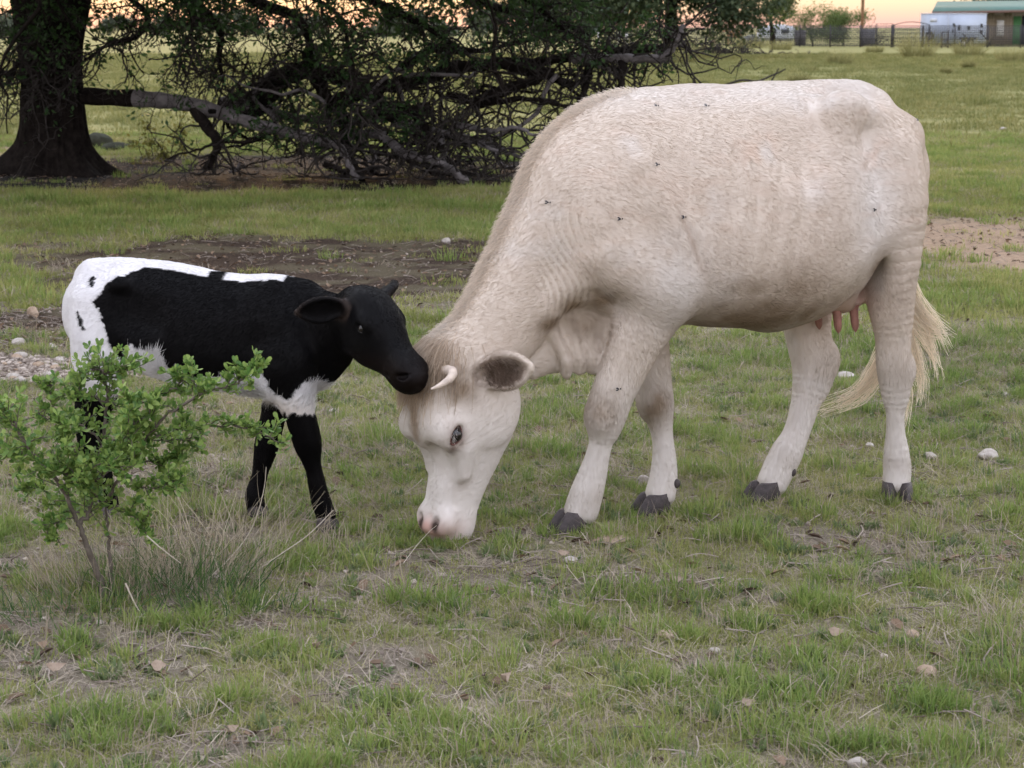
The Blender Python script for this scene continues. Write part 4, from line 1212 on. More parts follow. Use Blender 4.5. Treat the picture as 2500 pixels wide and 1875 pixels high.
def build_barn():
    Y = 178.0
    x0, x1 = at(2392, 65, Y)[0], at(2392, 65, Y)[0] + 16
    b = tag(empty('barn', (x0, Y, 0)), 'long tan plank barn with a low green metal roof', 'barn')
    W = x1 - x0
    hgt = 2.95
    px = lambda u: at(u, 65, Y)[0] - x0
    box('wall', (0, .04, 0), (W, 7, hgt - .02), m_plank, b)
    n = 0; plank = None
    for k in range(int(6.2 / .24)):
        x = k * .24
        if px(2424) - .1 < x < px(2443) or px(2474) - .2 < x: continue
        if plank is None: plank = box('plank', (0.008, 0, 0.02), (.225, .036, hgt - .04), m_plank, b); plank.location = (x, 0, 0)
        else: q = plank.copy(); link(q, b); q.location = (x, 0, 0)
    d = box('door', (px(2474), -.02, .02), (px(2493), .036, 2.35), m_green, b)
    box('window', (px(2434), -.02, .75), (px(2451), .036, 2.02), m_pale, b)
    box('opening_shade', (px(2495), .0, .02), (px(2530), .036, 2.4), m_glass, b)  # dark slab on the wall stands for the shade inside a doorway
    # mono-pitch roof running out over a lean-to on the left
    ex = px(2266)
    V = np.array([(ex, -1.4, 2.62), (W, -1.2, 3.02), (W, 7.5, 3.75), (px(2330), 7.5, 3.55), (ex, -1.4, 2.70), (W, -1.2, 3.10), (W, 7.5, 3.83), (px(2330), 7.5, 3.63)])
    r = mesh_np('roof', V, np.array([[0, 3, 2, 1], [4, 5, 6, 7], [0, 1, 5, 4], [1, 2, 6, 5], [2, 3, 7, 6], [3, 0, 4, 7]]), m_roofg, b)
    V = np.array([(ex, -1.46, 2.50), (W, -1.26, 2.90), (W, -1.26, 3.11), (ex, -1.46, 2.71), (ex, -1.41, 2.50), (W, -1.21, 2.90), (W, -1.21, 3.11), (ex, -1.41, 2.71)])
    mesh_np('fascia', V, np.array([[0, 1, 2, 3], [4, 7, 6, 5], [0, 4, 5, 1], [3, 2, 6, 7], [0, 3, 7, 4], [1, 5, 6, 2]]), m_fascia, r)
    for u in (2270, 2388): bar('roof_post', (px(u), -1.2, 0), (px(u), -1.2, 2.55), .07, m_steel, b)


build_fence(); build_trailer(); build_barn()
_p = at(2105, 65, 164) * [1, 1, 0]
_t = tag(empty('utility_pole', tuple(_p)), 'tall brown wooden utility pole rising out of the top of the photo', 'pole')
_V, _F = tube_np(np.array([[0, 0, -.2], [0, 0, 3], [.02, 0, 6], [.04, 0, 9]]), [.13, .12, .11, .10], 10)
mesh_np('shaft', _V, _F, m_pole, _t, smooth=True)
bar('crossarm', (-.9, 0, 8.5), (1.0, 0, 8.5), .06, m_pole, _t)
# white camper shell, tarped heap, pale posts, cow beyond the fence
_t = tag(empty('camper_trailer', tuple(at(1898, 65, 180) * [1, 1, 0]), .2), 'small white rounded camper behind the fence below the light green tree', 'camper')
_B = Field(); _B.sweep([(-1.1, 0, .95, .75, .62), (0, 0, 1.0, .8, .7), (.9, 0, .95, .75, .62)], n=8, p=3.2, k=.05)
_V, _F = _B.mesh((-2, -1.2, 0), (2, 1.2, 2), .09); mesh_np('body', _V, _F, m_white2, _t, smooth=True)
box('window', (-.95, -.86, .95), (-.35, -.80, 1.30), m_glass, _t); box('window', (.1, -.88, .95), (.7, -.82, 1.30), m_glass, _t)
for _x in (-.3, .35):
    _V, _F = tube_np(np.array([[_x, -.8, .3], [_x, -.6, .3]]), [.3, .3], 12); mesh_np('wheel', _V, _F, m_tyre, _t)
_B = Field(); _B.sweep([(-.7, 0, .30, .5, .30), (0, 0, .42, .6, .40), (.75, 0, .28, .5, .26)], n=8, p=2.6, k=.05)
_V, _F = _B.mesh((-1.6, -1, -.05), (1.6, 1, 1), .08)
_o = mesh_np('tarped_heap', _V, _F, m_tarp, None, smooth=True); _o.location = tuple(at(1835, 65, 176) * [1, 1, 0]); tag(_o, 'low heap under a grey tarpaulin behind the fence', 'heap')
for _k, (_u, _h) in enumerate(((1461, 1.3), (1488, 1.05), (1512, 1.25), (1530, 1.2))):
    _o = box('marker_post', (-.11, -.05, 0), (.11, .05, _h), m_pale, None); _o.location = tuple(at(_u, 65, 176) * [1, 1, 0])
    tag(_o, ('tall pale post under the dark oak, leftmost of a short row', 'short pale post, second from the left of the row under the oak', 'pale post, third from the left of the row under the oak', 'pale post at the right end of the row under the oak')[_k], 'post', 'row of pale posts under the oak')
_B = Field()
_B.sweep([(-.7, 0, .95, .2, .28), (-.2, 0, .92, .27, .36), (.3, 0, .92, .25, .34), (.62, 0, .98, .16, .24)], n=12, k=.05)
_B.sweep([(.6, 0, 1.05, .12, .18), (.85, 0, 1.2, .09, .13), (.98, 0, 1.2, .08, .1), (1.2, 0, 1.05, .06, .07)], n=8, k=.05)
for _x, _y in ((-.62, .13), (-.6, -.13), (.48, .13), (.5, -.13)): _B.sweep([(_x, _y, .75, .1, .13), (_x - .02, _y, .4, .05, .06), (_x, _y, .02, .05, .06)], n=6, k=.05)
for _s in (1, -1): _B.sweep([(.86, .08 * _s, 1.28, .03, .02), (.84, .22 * _s, 1.26, .05, .02)], n=4, k=.03)
_B.sweep([(-.72, 0, 1.12, .03, .03), (-.84, 0, .9, .025, .025), (-.85, 0, .5, .03, .03)], n=6, k=.03)
_V, _F = _B.mesh((-1, -.5, -.02), (1.4, .5, 1.5), .035)
_o = mesh_np('cow', _V, _F, m_rust, None, smooth=True); _o.location = tuple(at(1792, 65, 180) * [1, 1, 0]); _o.rotation_euler = (0, 0, math.radians(215)); tag(_o, 'rust-brown cow far off beyond the mesh fence', 'cow')
# ------------------------------------------------------------------ the white cow, built in its own frame: x ahead, y to its left (camera side), z up
COW_O, COW_YAW = (0.6605, 6.549, 0.0), math.radians(23.5)
m_fur = fur_mat('fur', trans=.5)
m_hide = hide_mat('hide')
m_hoof = simple_mat('hoof_horn', (0.055, 0.045, 0.045), 0.55, 0.4, 60, 0.3)
m_horn = simple_mat('horn', (.40, .33, .28), 0.4, 0.2, 30, 0.2, col2=(0.66, 0.56, 0.47))
m_eye = simple_mat('eyeball', (0.008, 0.006, 0.006), 0.05, 0.1, 5, spec=0.6)
m_lid = simple_mat('eyelid', (.13, .060, .050), 0.5, 0.3, 40)
m_teat = simple_mat('teat_skin', (.30, .15, .12), .55, .2, 50)


def build_cow():
    rng = np.random.default_rng(11)
    B = Field()
    # trunk
    B.sweep([(-.575, 0, 1.08, .12, .15), (-.49, 0, 1.06, .175, .235), (-.41, 0, 1.035, .215, .285), (-.30, 0, .995, .25, .325), (-.15, 0, .955, .283, .368),
             (0, 0, .952, .292, .367), (.12, 0, .960, .283, .360), (.24, 0, .965, .255, .350), (.34, 0, .965, .225, .335), (.43, 0, .95, .20, .31), (.50, 0, .92, .165, .25)],
            n=34, p=2.35, egg=-0.16, k=0.04)
    # spine ridge, withers, loin
    B.sweep([(-.53, 0, 1.265, .03, .03), (-.42, 0, 1.303, .03, .03), (-.1, 0, 1.285, .03, .02), (.2, 0, 1.274, .03, .02), (.34, 0, 1.255, .035, .025), (.46, 0, 1.20, .04, .03)], n=20, k=0.07)
    # neck and crest
    B.sweep([(.34, 0, 1.01, .185, .235), (.45, 0, .965, .165, .225), (.525, .0, .905, .145, .205), (.595, .0, .845, .128, .178), (.67, .0, .755, .115, .150), (.74, .005, .655, .106, .138), (.83, .01, .55, .10, .115)],
            n=26, p=2.2, egg=0.1, k=0.07)
    B.sweep([(.42, 0, 1.20, .04, .03), (.54, 0, 1.12, .035, .03), (.635, 0, 1.005, .032, .03), (.715, 0, .86, .032, .03), (.785, 0, .71, .035, .03), (.865, 0, .605, .045, .03)], n=20, k=0.05)
    # dewlap and brisket: a thin loose flap under the neck, filling between the fore legs
    B.sweep([(.665, 0, .50, .032, .045), (.61, 0, .545, .040, .08), (.56, 0, .575, .050, .10), (.50, 0, .60, .062, .135), (.43, 0, .63, .085, .15), (.33, 0, .68, .11, .13), (.22, 0, .70, .12, .11)], n=20, k=0.022)
    B.sweep([(.68, .06, .66, .03, .04), (.60, .09, .735, .035, .05), (.53, .12, .79, .04, .06), (.48, .15, .80, .04, .06)], n=10, k=0.05)
    B.sweep([(.66, .125, .600, .012, .02), (.58, .15, .675, .016, .025), (.525, .17, .70, .018, .025), (.485, .165, .655, .014, .02)], n=10, op='s', k=0.03)
    for x0, z0, sl in ((.565, .53, .06), (.52, .54, .05), (.475, .54, .02)):
        B.sweep([(x0 + sl, .045, z0 + .12, .012, .012), (x0 + .01, .058, z0, .016, .016), (x0 - .005, .04, z0 - .055, .014, .014)], n=8, k=0.03)
    # shoulder blades, upper arms
    for sgn in (1, -1):
        B.sweep([(.37, sgn * .12, 1.22, .03, .06), (.40, sgn * .165, 1.08, .05, .10), (.44, sgn * .185, .95, .055, .11), (.465, sgn * .18, .85, .06, .09)], n=14, k=0.07)
        B.sweep([(.47, sgn * .185, .86, .06, .075), (.38, sgn * .19, .785, .075, .10), (.30, sgn * .185, .725, .07, .080), (.262, sgn * .185, .70, .045, .045)], n=14, k=0.045)
        B.sweep([(.40, sgn * .205, 1.10, .02, .02), (.345, sgn * .225, .98, .03, .05), (.315, sgn * .222, .85, .035, .06), (.275, sgn * .205, .735, .03, .04)], n=12, k=0.05)
        B.sweep([(.325, sgn * .285, 1.07, .010, .014), (.285, sgn * .312, .93, .012, .018), (.225, sgn * .318, .80, .012, .018), (.205, sgn * .30, .73, .012, .016)], n=12, op='s', k=0.035)
        # hook and pin bones, thigh muscle
        B.ell((-.285, sgn * .200, 1.262), (.055, .048, .042), k=0.07)
        B.sweep([(-.285, sgn * .19, 1.25, .03, .03), (-.42, sgn * .16, 1.225, .04, .04), (-.575, sgn * .10, 1.165, .045, .045)], n=10, k=0.08)
        B.ell((-.17, sgn * .290, 1.170), (.12, .045, .085), op='s', k=0.13)
        B.ell((-.42, sgn * .10, 1.315), (.10, .05, .035), op='s', k=0.06)
        B.sweep([(-.27, sgn * .20, 1.20, .02, .02), (-.26, sgn * .24, .98, .025, .06), (-.33, sgn * .215, .84, .02, .05)], n=10, k=0.10)
    # near hind leg (toe turned out), far hind leg stepping forward
    B.sweep([(-.44, .115, 1.09, .105, .155), (-.455, .135, .97, .105, .155), (-.475, .140, .84, .090, .125), (-.495, .140, .735, .075, .095), (-.510, .136, .665, .062, .080), (-.525, .130, .60, .054, .067), (-.538, .122, .53, .046, .056),
             (-.548, .113, .455, .045, .055), (-.560, .108, .40, .044, .054), (-.567, .103, .335, .034, .042), (-.571, .098, .288, .027, .029), (-.579, .090, .219, .027, .030), (-.590, .083, .150, .036, .040), (-.598, .078, .10, .042, .044), (-.596, .08, .055, .043, .044)],
            lat=(.55, .83, 0), n=40, p=2.3, k=0.05)
    B.sweep([(-.42, -.12, 1.08, .10, .155), (-.41, -.14, .93, .10, .17), (-.39, -.145, .79, .09, .14), (-.375, -.14, .67, .075, .11), (-.375, -.130, .57, .060, .083), (-.385, -.125, .49, .052, .076), (-.400, -.117, .425, .050, .078),
             (-.386, -.109, .36, .045, .066), (-.362, -.103, .304, .036, .050), (-.335, -.094, .235, .033, .044), (-.312, -.089, .19, .035, .044), (-.282, -.084, .144, .042, .052), (-.25, -.078, .095, .043, .052), (-.228, -.074, .058, .042, .05)],
            n=38, p=2.3, k=0.05)
    # fore legs
    B.sweep([(.30, .165, .76, .085, .115), (.325, .160, .70, .078, .105), (.347, .150, .64, .069, .092), (.378, .140, .575, .060, .080), (.412, .124, .486, .053, .069), (.437, .114, .429, .052, .066), (.455, .103, .361, .052, .062),
             (.460, .096, .315, .043, .050), (.467, .088, .269, .031, .036), (.476, .080, .217, .031, .037), (.490, .069, .153, .038, .045), (.504, .062, .102, .043, .050), (.515, .057, .06, .045, .051)], n=38, p=2.3, k=0.045)
    B.sweep([(.24, -.16, .72, .08, .115), (.215, -.15, .60, .065, .085), (.200, -.130, .50, .055, .068), (.190, -.115, .40, .049, .060), (.183, -.104, .34, .048, .056), (.175, -.096, .29, .036, .042), (.168, -.090, .24, .028, .034),
             (.166, -.083, .20, .029, .034), (.166, -.077, .155, .033, .038), (.172, -.070, .10, .038, .044), (.184, -.064, .058, .041, .047)], n=34, p=2.3, k=0.045)
    # knees and points of hock
    B.ell((.488, .104, .350), (.030, .040, .045), k=.03); B.ell((.205, -.106, .335), (.028, .036, .042), k=.03)
    B.ell((-.458, -.118, .435), (.026, .024, .042), k=.035); B.ell((-.600, .112, .43), (.024, .026, .04), k=.035)
    # udder, tail
    B.ell((-.40, .02, .70), (.10, .105, .095), k=0.02)
    B.ell((-.435, .17, .70), (.022, .12, .10), op='s', k=0.03)
    B.sweep([(-.27, 0, .66, .10, .06), (-.14, 0, .63, .12, .05)], n=4, k=0.08)
    B.sweep([(-.48, -.005, 1.285, .035, .03), (-.55, -.02, 1.26, .03, .028), (-.595, -.04, 1.19, .026, .026), (-.615, -.05, 1.08, .022, .022), (-.625, -.055, .92, .019, .019), (-.64, -.055, .78, .017, .017), (-.655, -.05, .66, .014, .014)], n=22, k=0.035)
    # head
    yaw = math.radians(12)
    g = np.array([math.cos(yaw), math.sin(yaw), 0]); m = np.array([-math.sin(yaw), math.cos(yaw), 0]); up = np.array([0, 0, 1.0])
    hl = 0.012
    B.sweep([(.93, hl, .575, .055, .045), (.918, hl, .545, .080, .08), (.900, hl, .50, .098, .128), (.893, hl, .44, .108, .155), (.897, hl, .385, .113, .160), (.893, hl, .335, .106, .150), (.888, hl, .285, .090, .124),
             (.893, hl, .235, .078, .103), (.907, hl, .165, .068, .083), (.920, hl, .105, .065, .074), (.927, hl, .06, .068, .070), (.930, hl, .036, .060, .056)], lat=m, n=34, p=2.9, k=0.05)
    Hc = lambda x, y, z: np.array([.893, hl, 0]) + g * x + m * y + up * z          # head point: x to the front, y to the near side
    for sgn in (1, -1):
        B.ell(Hc(.095, sgn * .092, .345), (.05, .035, .045), (g, m, up), k=0.05)     # brow over the eye
        B.sweep([(*Hc(.05, sgn * .098, .285), .014, .014), (*Hc(.045, sgn * .085, .21), .012, .012)], n=6, k=0.05)       # facial crest
        B.ell(Hc(-.06, sgn * .095, .40), (.08, .025, .085), (g, m, up), k=0.06)      # jaw muscle
        B.ell(Hc(.115, sgn * .045, .245), (.03, .03, .06), (g, m, up), op='s', k=0.05)
        B.ell(Hc(.085, sgn * .045, .068), (.030, .034, .034), (g, m, up), k=0.035)   # muzzle pads
        B.sweep([(*Hc(.118, sgn * .045, .072), .015, .012), (*Hc(.126, sgn * .034, .052), .014, .014), (*Hc(.120, sgn * .024, .034), .009, .010)], n=8, op='s', k=0.008)
        e = Hc(.094, sgn * .118, .339)
        ax = nrm(np.array(g * .35 - up * .75)); ax2 = nrm(np.cross(ax, m))
        B.ell(e + m * sgn * .006, (.030, .0155, .022), (ax, ax2, m), op='s', k=0.012)
        # ear: a cupped leaf standing out to the side
        base = Hc(.0, sgn * .085, .500); d = nrm(-g * .38 + m * sgn * .86 + up * .20); op = nrm(g * .95 + m * sgn * .35 - up * .15); op = nrm(op - d * (op @ d)); w = np.cross(d, op)
        B.sweep([(*(base - d * .02), .022, .024), (*(base + d * .04), .024, .026)], n=4, k=0.03)
        leaf = [(.00, .024, .022), (.035, .042, .026), (.075, .056, .028), (.115, .058, .026), (.155, .043, .020), (.188, .016, .010)]
        B.sweep([(*(base + d * t), a, b) for t, a, b in leaf], lat=w, n=14, k=0.018)
        B.sweep([(*(base + d * t + op * (.026 - .02 * (t - .1))), a * .80, .024) for t, a, b in leaf[1:]][:-1] + [(*(base + d * .172 + op * .022), .012, .014)], lat=w, n=12, op='s', k=0.010)
    B.ell(Hc(.10, 0, .045), (.02, .05, .018), (g, m, up), k=0.02)
    # skin folds at the neck/shoulder
    V, F = B.mesh((-.76, -.36, -.01), (1.16, .36, 1.40), 0.0075)
    V = B.project(V, 2)
    Nn = vert_normals(V, F)
    x, y, z = V.T
    # relief: rib hints, neck creases, hair whorls on the flank
    rib = np.sin((x + .22 * (z - .95)) * 2 * np.pi / .080) * gauss(V, (.0, .27, .96), (.20, .12, .20)) * .0020
    neck = -np.abs(np.sin((x - .35 * (z - .75) + .02 * np.sin(z * 19)) * 2 * np.pi / .042)) ** .5 * gauss(V, (.60, .13, .80), (.060, .09, .15)) * .008
    fold = -np.exp(-((x - (.265 + .42 * (z - .88))) / .012) ** 2) * gauss(V, (.26, .28, .88), (.2, .12, .12)) * .004
    lump = (vnoise(V, 9, 3, 2) - .5) * .011 * sstep(.45, .7, z) + (vnoise(V * [1, 1, .6], 24, 13, 2) - .5) * .002 * sstep(.5, .8, z)
    lump = lump + np.where(z < .5, (vnoise(V * [1, 1, .35], 30, 17, 2) - .5) * .002, 0)
    V = V + Nn * (rib + neck + fold + lump)[:, None]
    Nn = vert_normals(V, F)
    # coat colour: cream with warm and white areas, dirt on knees and brow, dirt plus painted shade on belly and brisket
    cream = np.array([.60, .525, .45]); white = np.array([.65, .615, .58]); warm = np.array([.60, .44, .345]); mud_shade = np.array([.23, .165, .105]); dark = np.array([.035, .022, .016])
    n1 = vnoise(V, 7, 5, 3); n2 = vnoise(V, 22, 9, 3); n3 = vnoise(V * [1, 1, 3], 12, 15, 2)
    C = np.tile(cream, (len(V), 1))

    def mixc(C, c, w): return C * (1 - w[:, None]) + np.asarray(c) * w[:, None]
    C = mixc(C, white, np.clip(sstep(.60, .25, z) * .9 + gauss(V, (-.36, .25, .95), (.09, .2, .2)) * .9 + gauss(V, (.30, .25, .72), (.16, .2, .14)) * .7 + sstep(1.22, 1.32, z) * .6, 0, .95))
    C = mixc(C, white, sstep(.55, .75, n1) * .5)
    C = mixc(C, warm, sstep(.55, .78, n3) * .13 * sstep(.7, .95, z))
    C = mixc(C, warm, np.clip(gauss(V, (-.40, .22, 1.12), (.05, .15, .035)) + .8 * gauss(V, (.05, .28, 1.13), (.05, .15, .06)) + .6 * gauss(V, (-.02, .28, 1.17), (.035, .15, .05)), 0, 1) * sstep(.35, .6, n2) * .5)
    C = mixc(C, (.50, .42, .36), sstep(.55, .70, vnoise(V * [1, 1, .7], 6, 44, 3)) * .14)
    C = mixc(C, (.36, .27, .21), np.exp(-((x - (.265 + .42 * (z - .88))) / .010) ** 2) * gauss(V, (.26, .28, .88), (.2, .12, .10)) * .6)  # dark streak paints the shade of the groove behind the shoulder
    mw = np.zeros(len(V))
    for c, r, a in (((-.03, .18, .63), (.30, .3, .085), .95), ((-.10, .25, .73), (.13, .15, .07), .7), ((.05, .26, .74), (.10, .15, .04), .6), ((.485, .10, .37), (.05, .09, .055), 1.0), ((.20, -.08, .33), (.05, .08, .07), 1.0),
                    ((.48, .10, .72), (.07, .12, .06), 1.0), ((.57, .10, .69), (.05, .12, .035), 1.0), ((.64, .09, .635), (.05, .12, .03), .9), ((.52, .05, .63), (.10, .09, .05), .7), ((-.41, .16, .78), (.045, .2, .055), .8), ((1.0, .05, .51), (.06, .10, .05), 1.0), ((.93, .13, .47), (.06, .06, .05), .8), ((1.05, .04, .45), (.035, .05, .05), .9),
                    ((1.05, .05, .38), (.03, .028, .10), 1.0), ((1.02, .10, .28), (.03, .05, .05), .6), ((-.26, -.08, .13), (.035, .07, .03), .45), ((-.40, -.1, .68), (.1, .1, .05), .4), ((.95, .13, .31), (.02, .03, .02), .5), ((-.57, .12, .42), (.06, .08, .06), .45), ((-.42, -.12, .40), (.06, .08, .06), .4), ((.50, .06, .10), (.06, .06, .03), .35), ((-.60, .08, .12), (.05, .06, .03), .3)):
        mw = np.maximum(mw, a * gauss(V, c, r))
    C = mixc(C, mud_shade, np.clip(mw * (.45 + 1.0 * n2), 0, .88))  # real dirt, plus shade painted on belly, elbows and the dewlap crease
    pink = gauss(V, (.99, .03, .04), (.07, .09, .035))
    C = mixc(C, (.50, .30, .25), np.clip(pink * 1.1 * (.5 + n2), 0, .9))
    C = mixc(C, (.42, .24, .19), np.clip(gauss(V, (-.40, 0, .66), (.13, .12, .09)), 0, .7))
    nost = np.zeros(len(V)); ear_in = np.zeros(len(V)); lid = np.zeros(len(V))
    for sgn in (1, -1):
        nost = np.maximum(nost, gauss(V, Hc(.114, sgn * .037, .055), (.016, .015, .021)))
        base = Hc(.0, sgn * .085, .500); d = nrm(-g * .38 + m * sgn * .86 + up * .20); op = nrm(g * .95 + m * sgn * .35 - up * .15); op = nrm(op - d * (op @ d)); w = np.cross(d, op)
        q = V - (base + d * .10)
        ear_in = np.maximum(ear_in, ((np.abs(q @ d) < .10) & (np.abs(q @ w) < .064) & ((Nn @ op) > .1) & (np.abs(q @ op) < .04)) * np.clip(1.2 - ((q @ d + .01) / .088) ** 2 - ((q @ w) / .06) ** 2, 0, 1))
        lid = np.maximum(lid, gauss(V, Hc(.094, sgn * .118, .339), (.024, .03, .026)))
    C = mixc(C, (.20, .135, .095), np.clip(ear_in * .9 * (.55 + .9 * n2), 0, .85))
    C = mixc(C, dark, np.clip(nost * 1.5, 0, .97))
    C = mixc(C, (.17, .10, .075), np.clip(lid * 1.3, 0, .85))
    for sgn in (1, -1): C = mixc(C, (.16, .10, .07), np.clip(gauss(V, Hc(.100, sgn * .105, .300), (.012, .03, .022)) * .8, 0, .7))
    bald = np.clip(nost * 3 + pink * 1.4 + gauss(V, (-.39, 0, .62), (.13, .12, .09)) + sstep(.5, .8, lid), 0, 1)

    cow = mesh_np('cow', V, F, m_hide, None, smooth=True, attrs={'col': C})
    cow.location = COW_O
    cow.rotation_euler = (0, 0, math.pi + COW_YAW)
    tag(cow, 'cream white cow with small horns grazing with its muzzle in the grass', 'cow')
    # hair flow
    flow = np.tile(np.array([-1.0, 0, -.45]), (len(V), 1))
    leg = sstep(.68, .52, z) * (x < .60)
    flow = flow * (1 - leg[:, None]) + np.array([-.15, 0, -1]) * leg[:, None]
    nk = sstep(.50, .62, x) * sstep(.45, .62, z)
    flow = flow * (1 - nk[:, None]) + np.array([-.5, 0, .15]) * nk[:, None]
    hd = sstep(.66, .74, x) * sstep(.62, .52, z)
    flow = flow * (1 - hd[:, None]) + np.array([-.55, 0, .5]) * hd[:, None]
    sw = vnoise(V, 5, 21, 2)[:, None] * 2 - 1
    flow = flow + sw * np.array([.1, 0, .25])
    flow = flow - Nn * (flow * Nn).sum(1, keepdims=True)
    length = .0085 - .003 * hd - .001 * leg
    length = length * (1 - bald) + .002
    length = length + .016 * gauss(V, (.98, .0, .55), (.06, .12, .08)) + .012 * ear_in
    lift = np.full(len(V), .09) + .5 * ear_in
    grow_fur('coat', V, F, Nn, C, flow, length, lift, 560000, m_fur, cow, rng, rad=0.00026, weight=1 - .93 * bald, colvar=.02, jitter=.16)
    # crest mane, catching the light behind
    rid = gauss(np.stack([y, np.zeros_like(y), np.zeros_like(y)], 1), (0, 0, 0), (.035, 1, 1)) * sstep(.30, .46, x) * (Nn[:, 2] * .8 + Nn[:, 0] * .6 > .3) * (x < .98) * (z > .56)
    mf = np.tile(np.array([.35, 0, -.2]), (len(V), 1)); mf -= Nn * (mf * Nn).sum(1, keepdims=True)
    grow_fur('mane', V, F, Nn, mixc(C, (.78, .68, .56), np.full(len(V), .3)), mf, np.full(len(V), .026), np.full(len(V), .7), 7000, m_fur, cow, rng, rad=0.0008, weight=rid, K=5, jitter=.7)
    # forelock between the horns, hanging down over the brow
    fl = gauss(V, (1.0, .0, .55), (.07, .07, .05)) * (Nn[:, 0] > -.3)
    grow_fur('forelock', V, F, Nn, mixc(C, (.46, .35, .24), np.full(len(V), .6)), np.tile(np.array([.25, .05, -1.]), (len(V), 1)), np.full(len(V), .075), np.full(len(V), .25), 2600, m_fur, cow, rng, rad=0.001, weight=fl, K=7, jitter=.35, droop=.25)
    # tail switch: locks of long hair swinging to both sides
    locks = []
    tip = np.array([-.655, -.05, .68])
    Wd = lambda u, v, l: np.array([u, l, v])
    ends = [((-.70, .60), (-.77, .53), (-.83, .51), (-.89, .505)), ((-.71, .58), (-.78, .49), (-.82, .42), (-.84, .36)), ((-.70, .55), (-.74, .43), (-.775, .35), (-.775, .28)), ((-.68, .52), (-.70, .38), (-.72, .28), (-.70, .20)),
            ((-.68, .5), (-.62, .40), (-.54, .315), (-.37, .285)), ((-.68, .5), (-.60, .38), (-.52, .305), (-.40, .27)), ((-.69, .58), (-.70, .45), (-.725, .36), (-.75, .32)), ((-.71, .62), (-.76, .56), (-.82, .52), (-.875, .45))]
    pts, cols = [], []
    t = np.linspace(0, 1, 9)
    for e in ends:
        c0 = np.array([tip, *[Wd(a, b, -.06) for a, b in e]])
        cc = catmull(c0, 9)
        for k in range(85):
            a0 = tip + np.array([rng.normal() * .010, rng.normal() * .012, rng.uniform(-.06, .16)])
            spread = rng.normal(size=3) * [.013, .012, .012]
            s = cc + (a0 - tip) * (1 - t[:, None]) + spread * (t[:, None] ** 1.3) + np.sin(t * 9 + rng.random() * 6)[:, None] * .003 * rng.normal(size=3)
            keep = rng.uniform(.65, 1.0)
            pts.append(catmull(s[: max(3, int(round(9 * keep)))], 9)); cols.append(np.array([.80, .71, .58]) * rng.uniform(.8, 1.15))
    hair_np('tail_hair', np.array(pts), 0.0011 * (1 - .6 * t)[None], np.array(cols), m_fur, cow)
    # long dark and pale hairs in the ears
    grow_fur('ear_hair', V, F, Nn, mixc(C, (.13, .085, .055), np.clip(vnoise(V, 60, 5, 2) * 1.8 - .55, 0, .9)), np.tile(np.array([-.5, .25, -.2]), (len(V), 1)), np.full(len(V), .024), np.full(len(V), .5), 1300, m_fur, cow, rng, rad=.0008, weight=np.clip(ear_in * 1.4 - .5, 0, 1) ** 2, K=6, jitter=.6)
    # eyes with lids and pale lashes
    for sgn in (1, -1):
        e = Hc(.094, sgn * .118, .339)
        eye = ball_mesh('eye', e - m * sgn * .005, (.0215, .0215, .0215), m_eye, cow)
        ax = nrm(np.array(g * .35 - up * .75)); ax2 = nrm(np.cross(ax, m))
        a = np.linspace(0, 2 * np.pi, 25)
        rim = e + m * sgn * .0045 + np.outer(np.cos(a) * .030, ax) + np.outer(np.sin(a) * .0160, ax2) - np.outer(np.abs(np.cos(a)) * .007, m * sgn)
        v, f = tube_np(rim, .0034, 7)
        mesh_np('eyelid', v, f, m_lid, cow, smooth=True)
        L = []
        for k in range(11):
            q = rng.uniform(-.95, .95)
            p0 = e + m * sgn * .007 + ax * .024 * q - ax2 * .014 * math.sqrt(1 - q * q) * (1 if (ax2 @ g) < 0 else -1)
            dr = nrm(m * sgn * .9 - up * .45 + g * .25 + rng.normal(size=3) * .28)
            tt = np.linspace(0, 1, 5)[:, None]
            L.append(p0 + dr * tt * rng.uniform(.012, .022) + np.array([0, 0, -.006]) * tt ** 2)
        hair_np('eyelash', np.array(L), .00028, np.tile([.72, .66, .60], (len(L), 1)), m_fur, cow)
        # short forward-curving horn
        h0 = Hc(.098, sgn * .092, .522)
        hp = catmull(np.array([h0 - m * sgn * .02, h0 + m * sgn * .022 + g * .004, h0 + m * sgn * .034 + g * .020 - up * .014, h0 + m * sgn * .036 + g * .054 - up * .030, h0 + m * sgn * .028 + g * .082 - up * .040]), 16)
        tt = np.linspace(0, 1, 16)
        v, f = tube_np(hp, .0165 * (1 - tt ** 1.6 * .82) + .0012 * np.sin(tt * 40) * (1 - tt), 14)
        mesh_np('horn', v, f, m_horn, cow, smooth=True)
    # hooves and dew claws
    for (px, py, toe, dew) in ((.548, .050, (1, .10), .080), (.216, -.060, (1, .05), .074), (-.585, .100, (.45, .90), .050), (-.185, -.068, (1, .05), .098)):
        td = nrm(np.array([*toe, 0.0])); ld = np.array([-td[1], td[0], 0])
        for s in (-1, 1):
            claw_mesh('hoof', np.array([px, py, 0]) + ld * s * .0245 + td * .012 * s * .3, td + ld * s * .08, ld, .050, .108, .062, m_hoof, cow)
            c = np.array([px, py, .088]) - td * dew + ld * s * .024
            ball_mesh('dewclaw', c, (.014, .010, .015), m_hoof, cow, 10, 7, (td, ld, np.array([0, 0, 1.])))
    for (tx, ty) in ((-.430, .055), (-.365, .058), (-.43, -.045), (-.355, -.04)):
        tt = np.linspace(0, 1, 10)
        p = np.stack([tx - .012 * tt, np.full(10, ty), .635 - .088 * tt], 1)
        v, f = tube_np(p, np.array([.020, .0165, .0145, .0135, .013, .0128, .0125, .0115, .009, .002]), 12)
        mesh_np('teat', v, f, m_teat, cow, smooth=True)
    return cow, V, Nn


cow, COW_V, COW_N = build_cow()
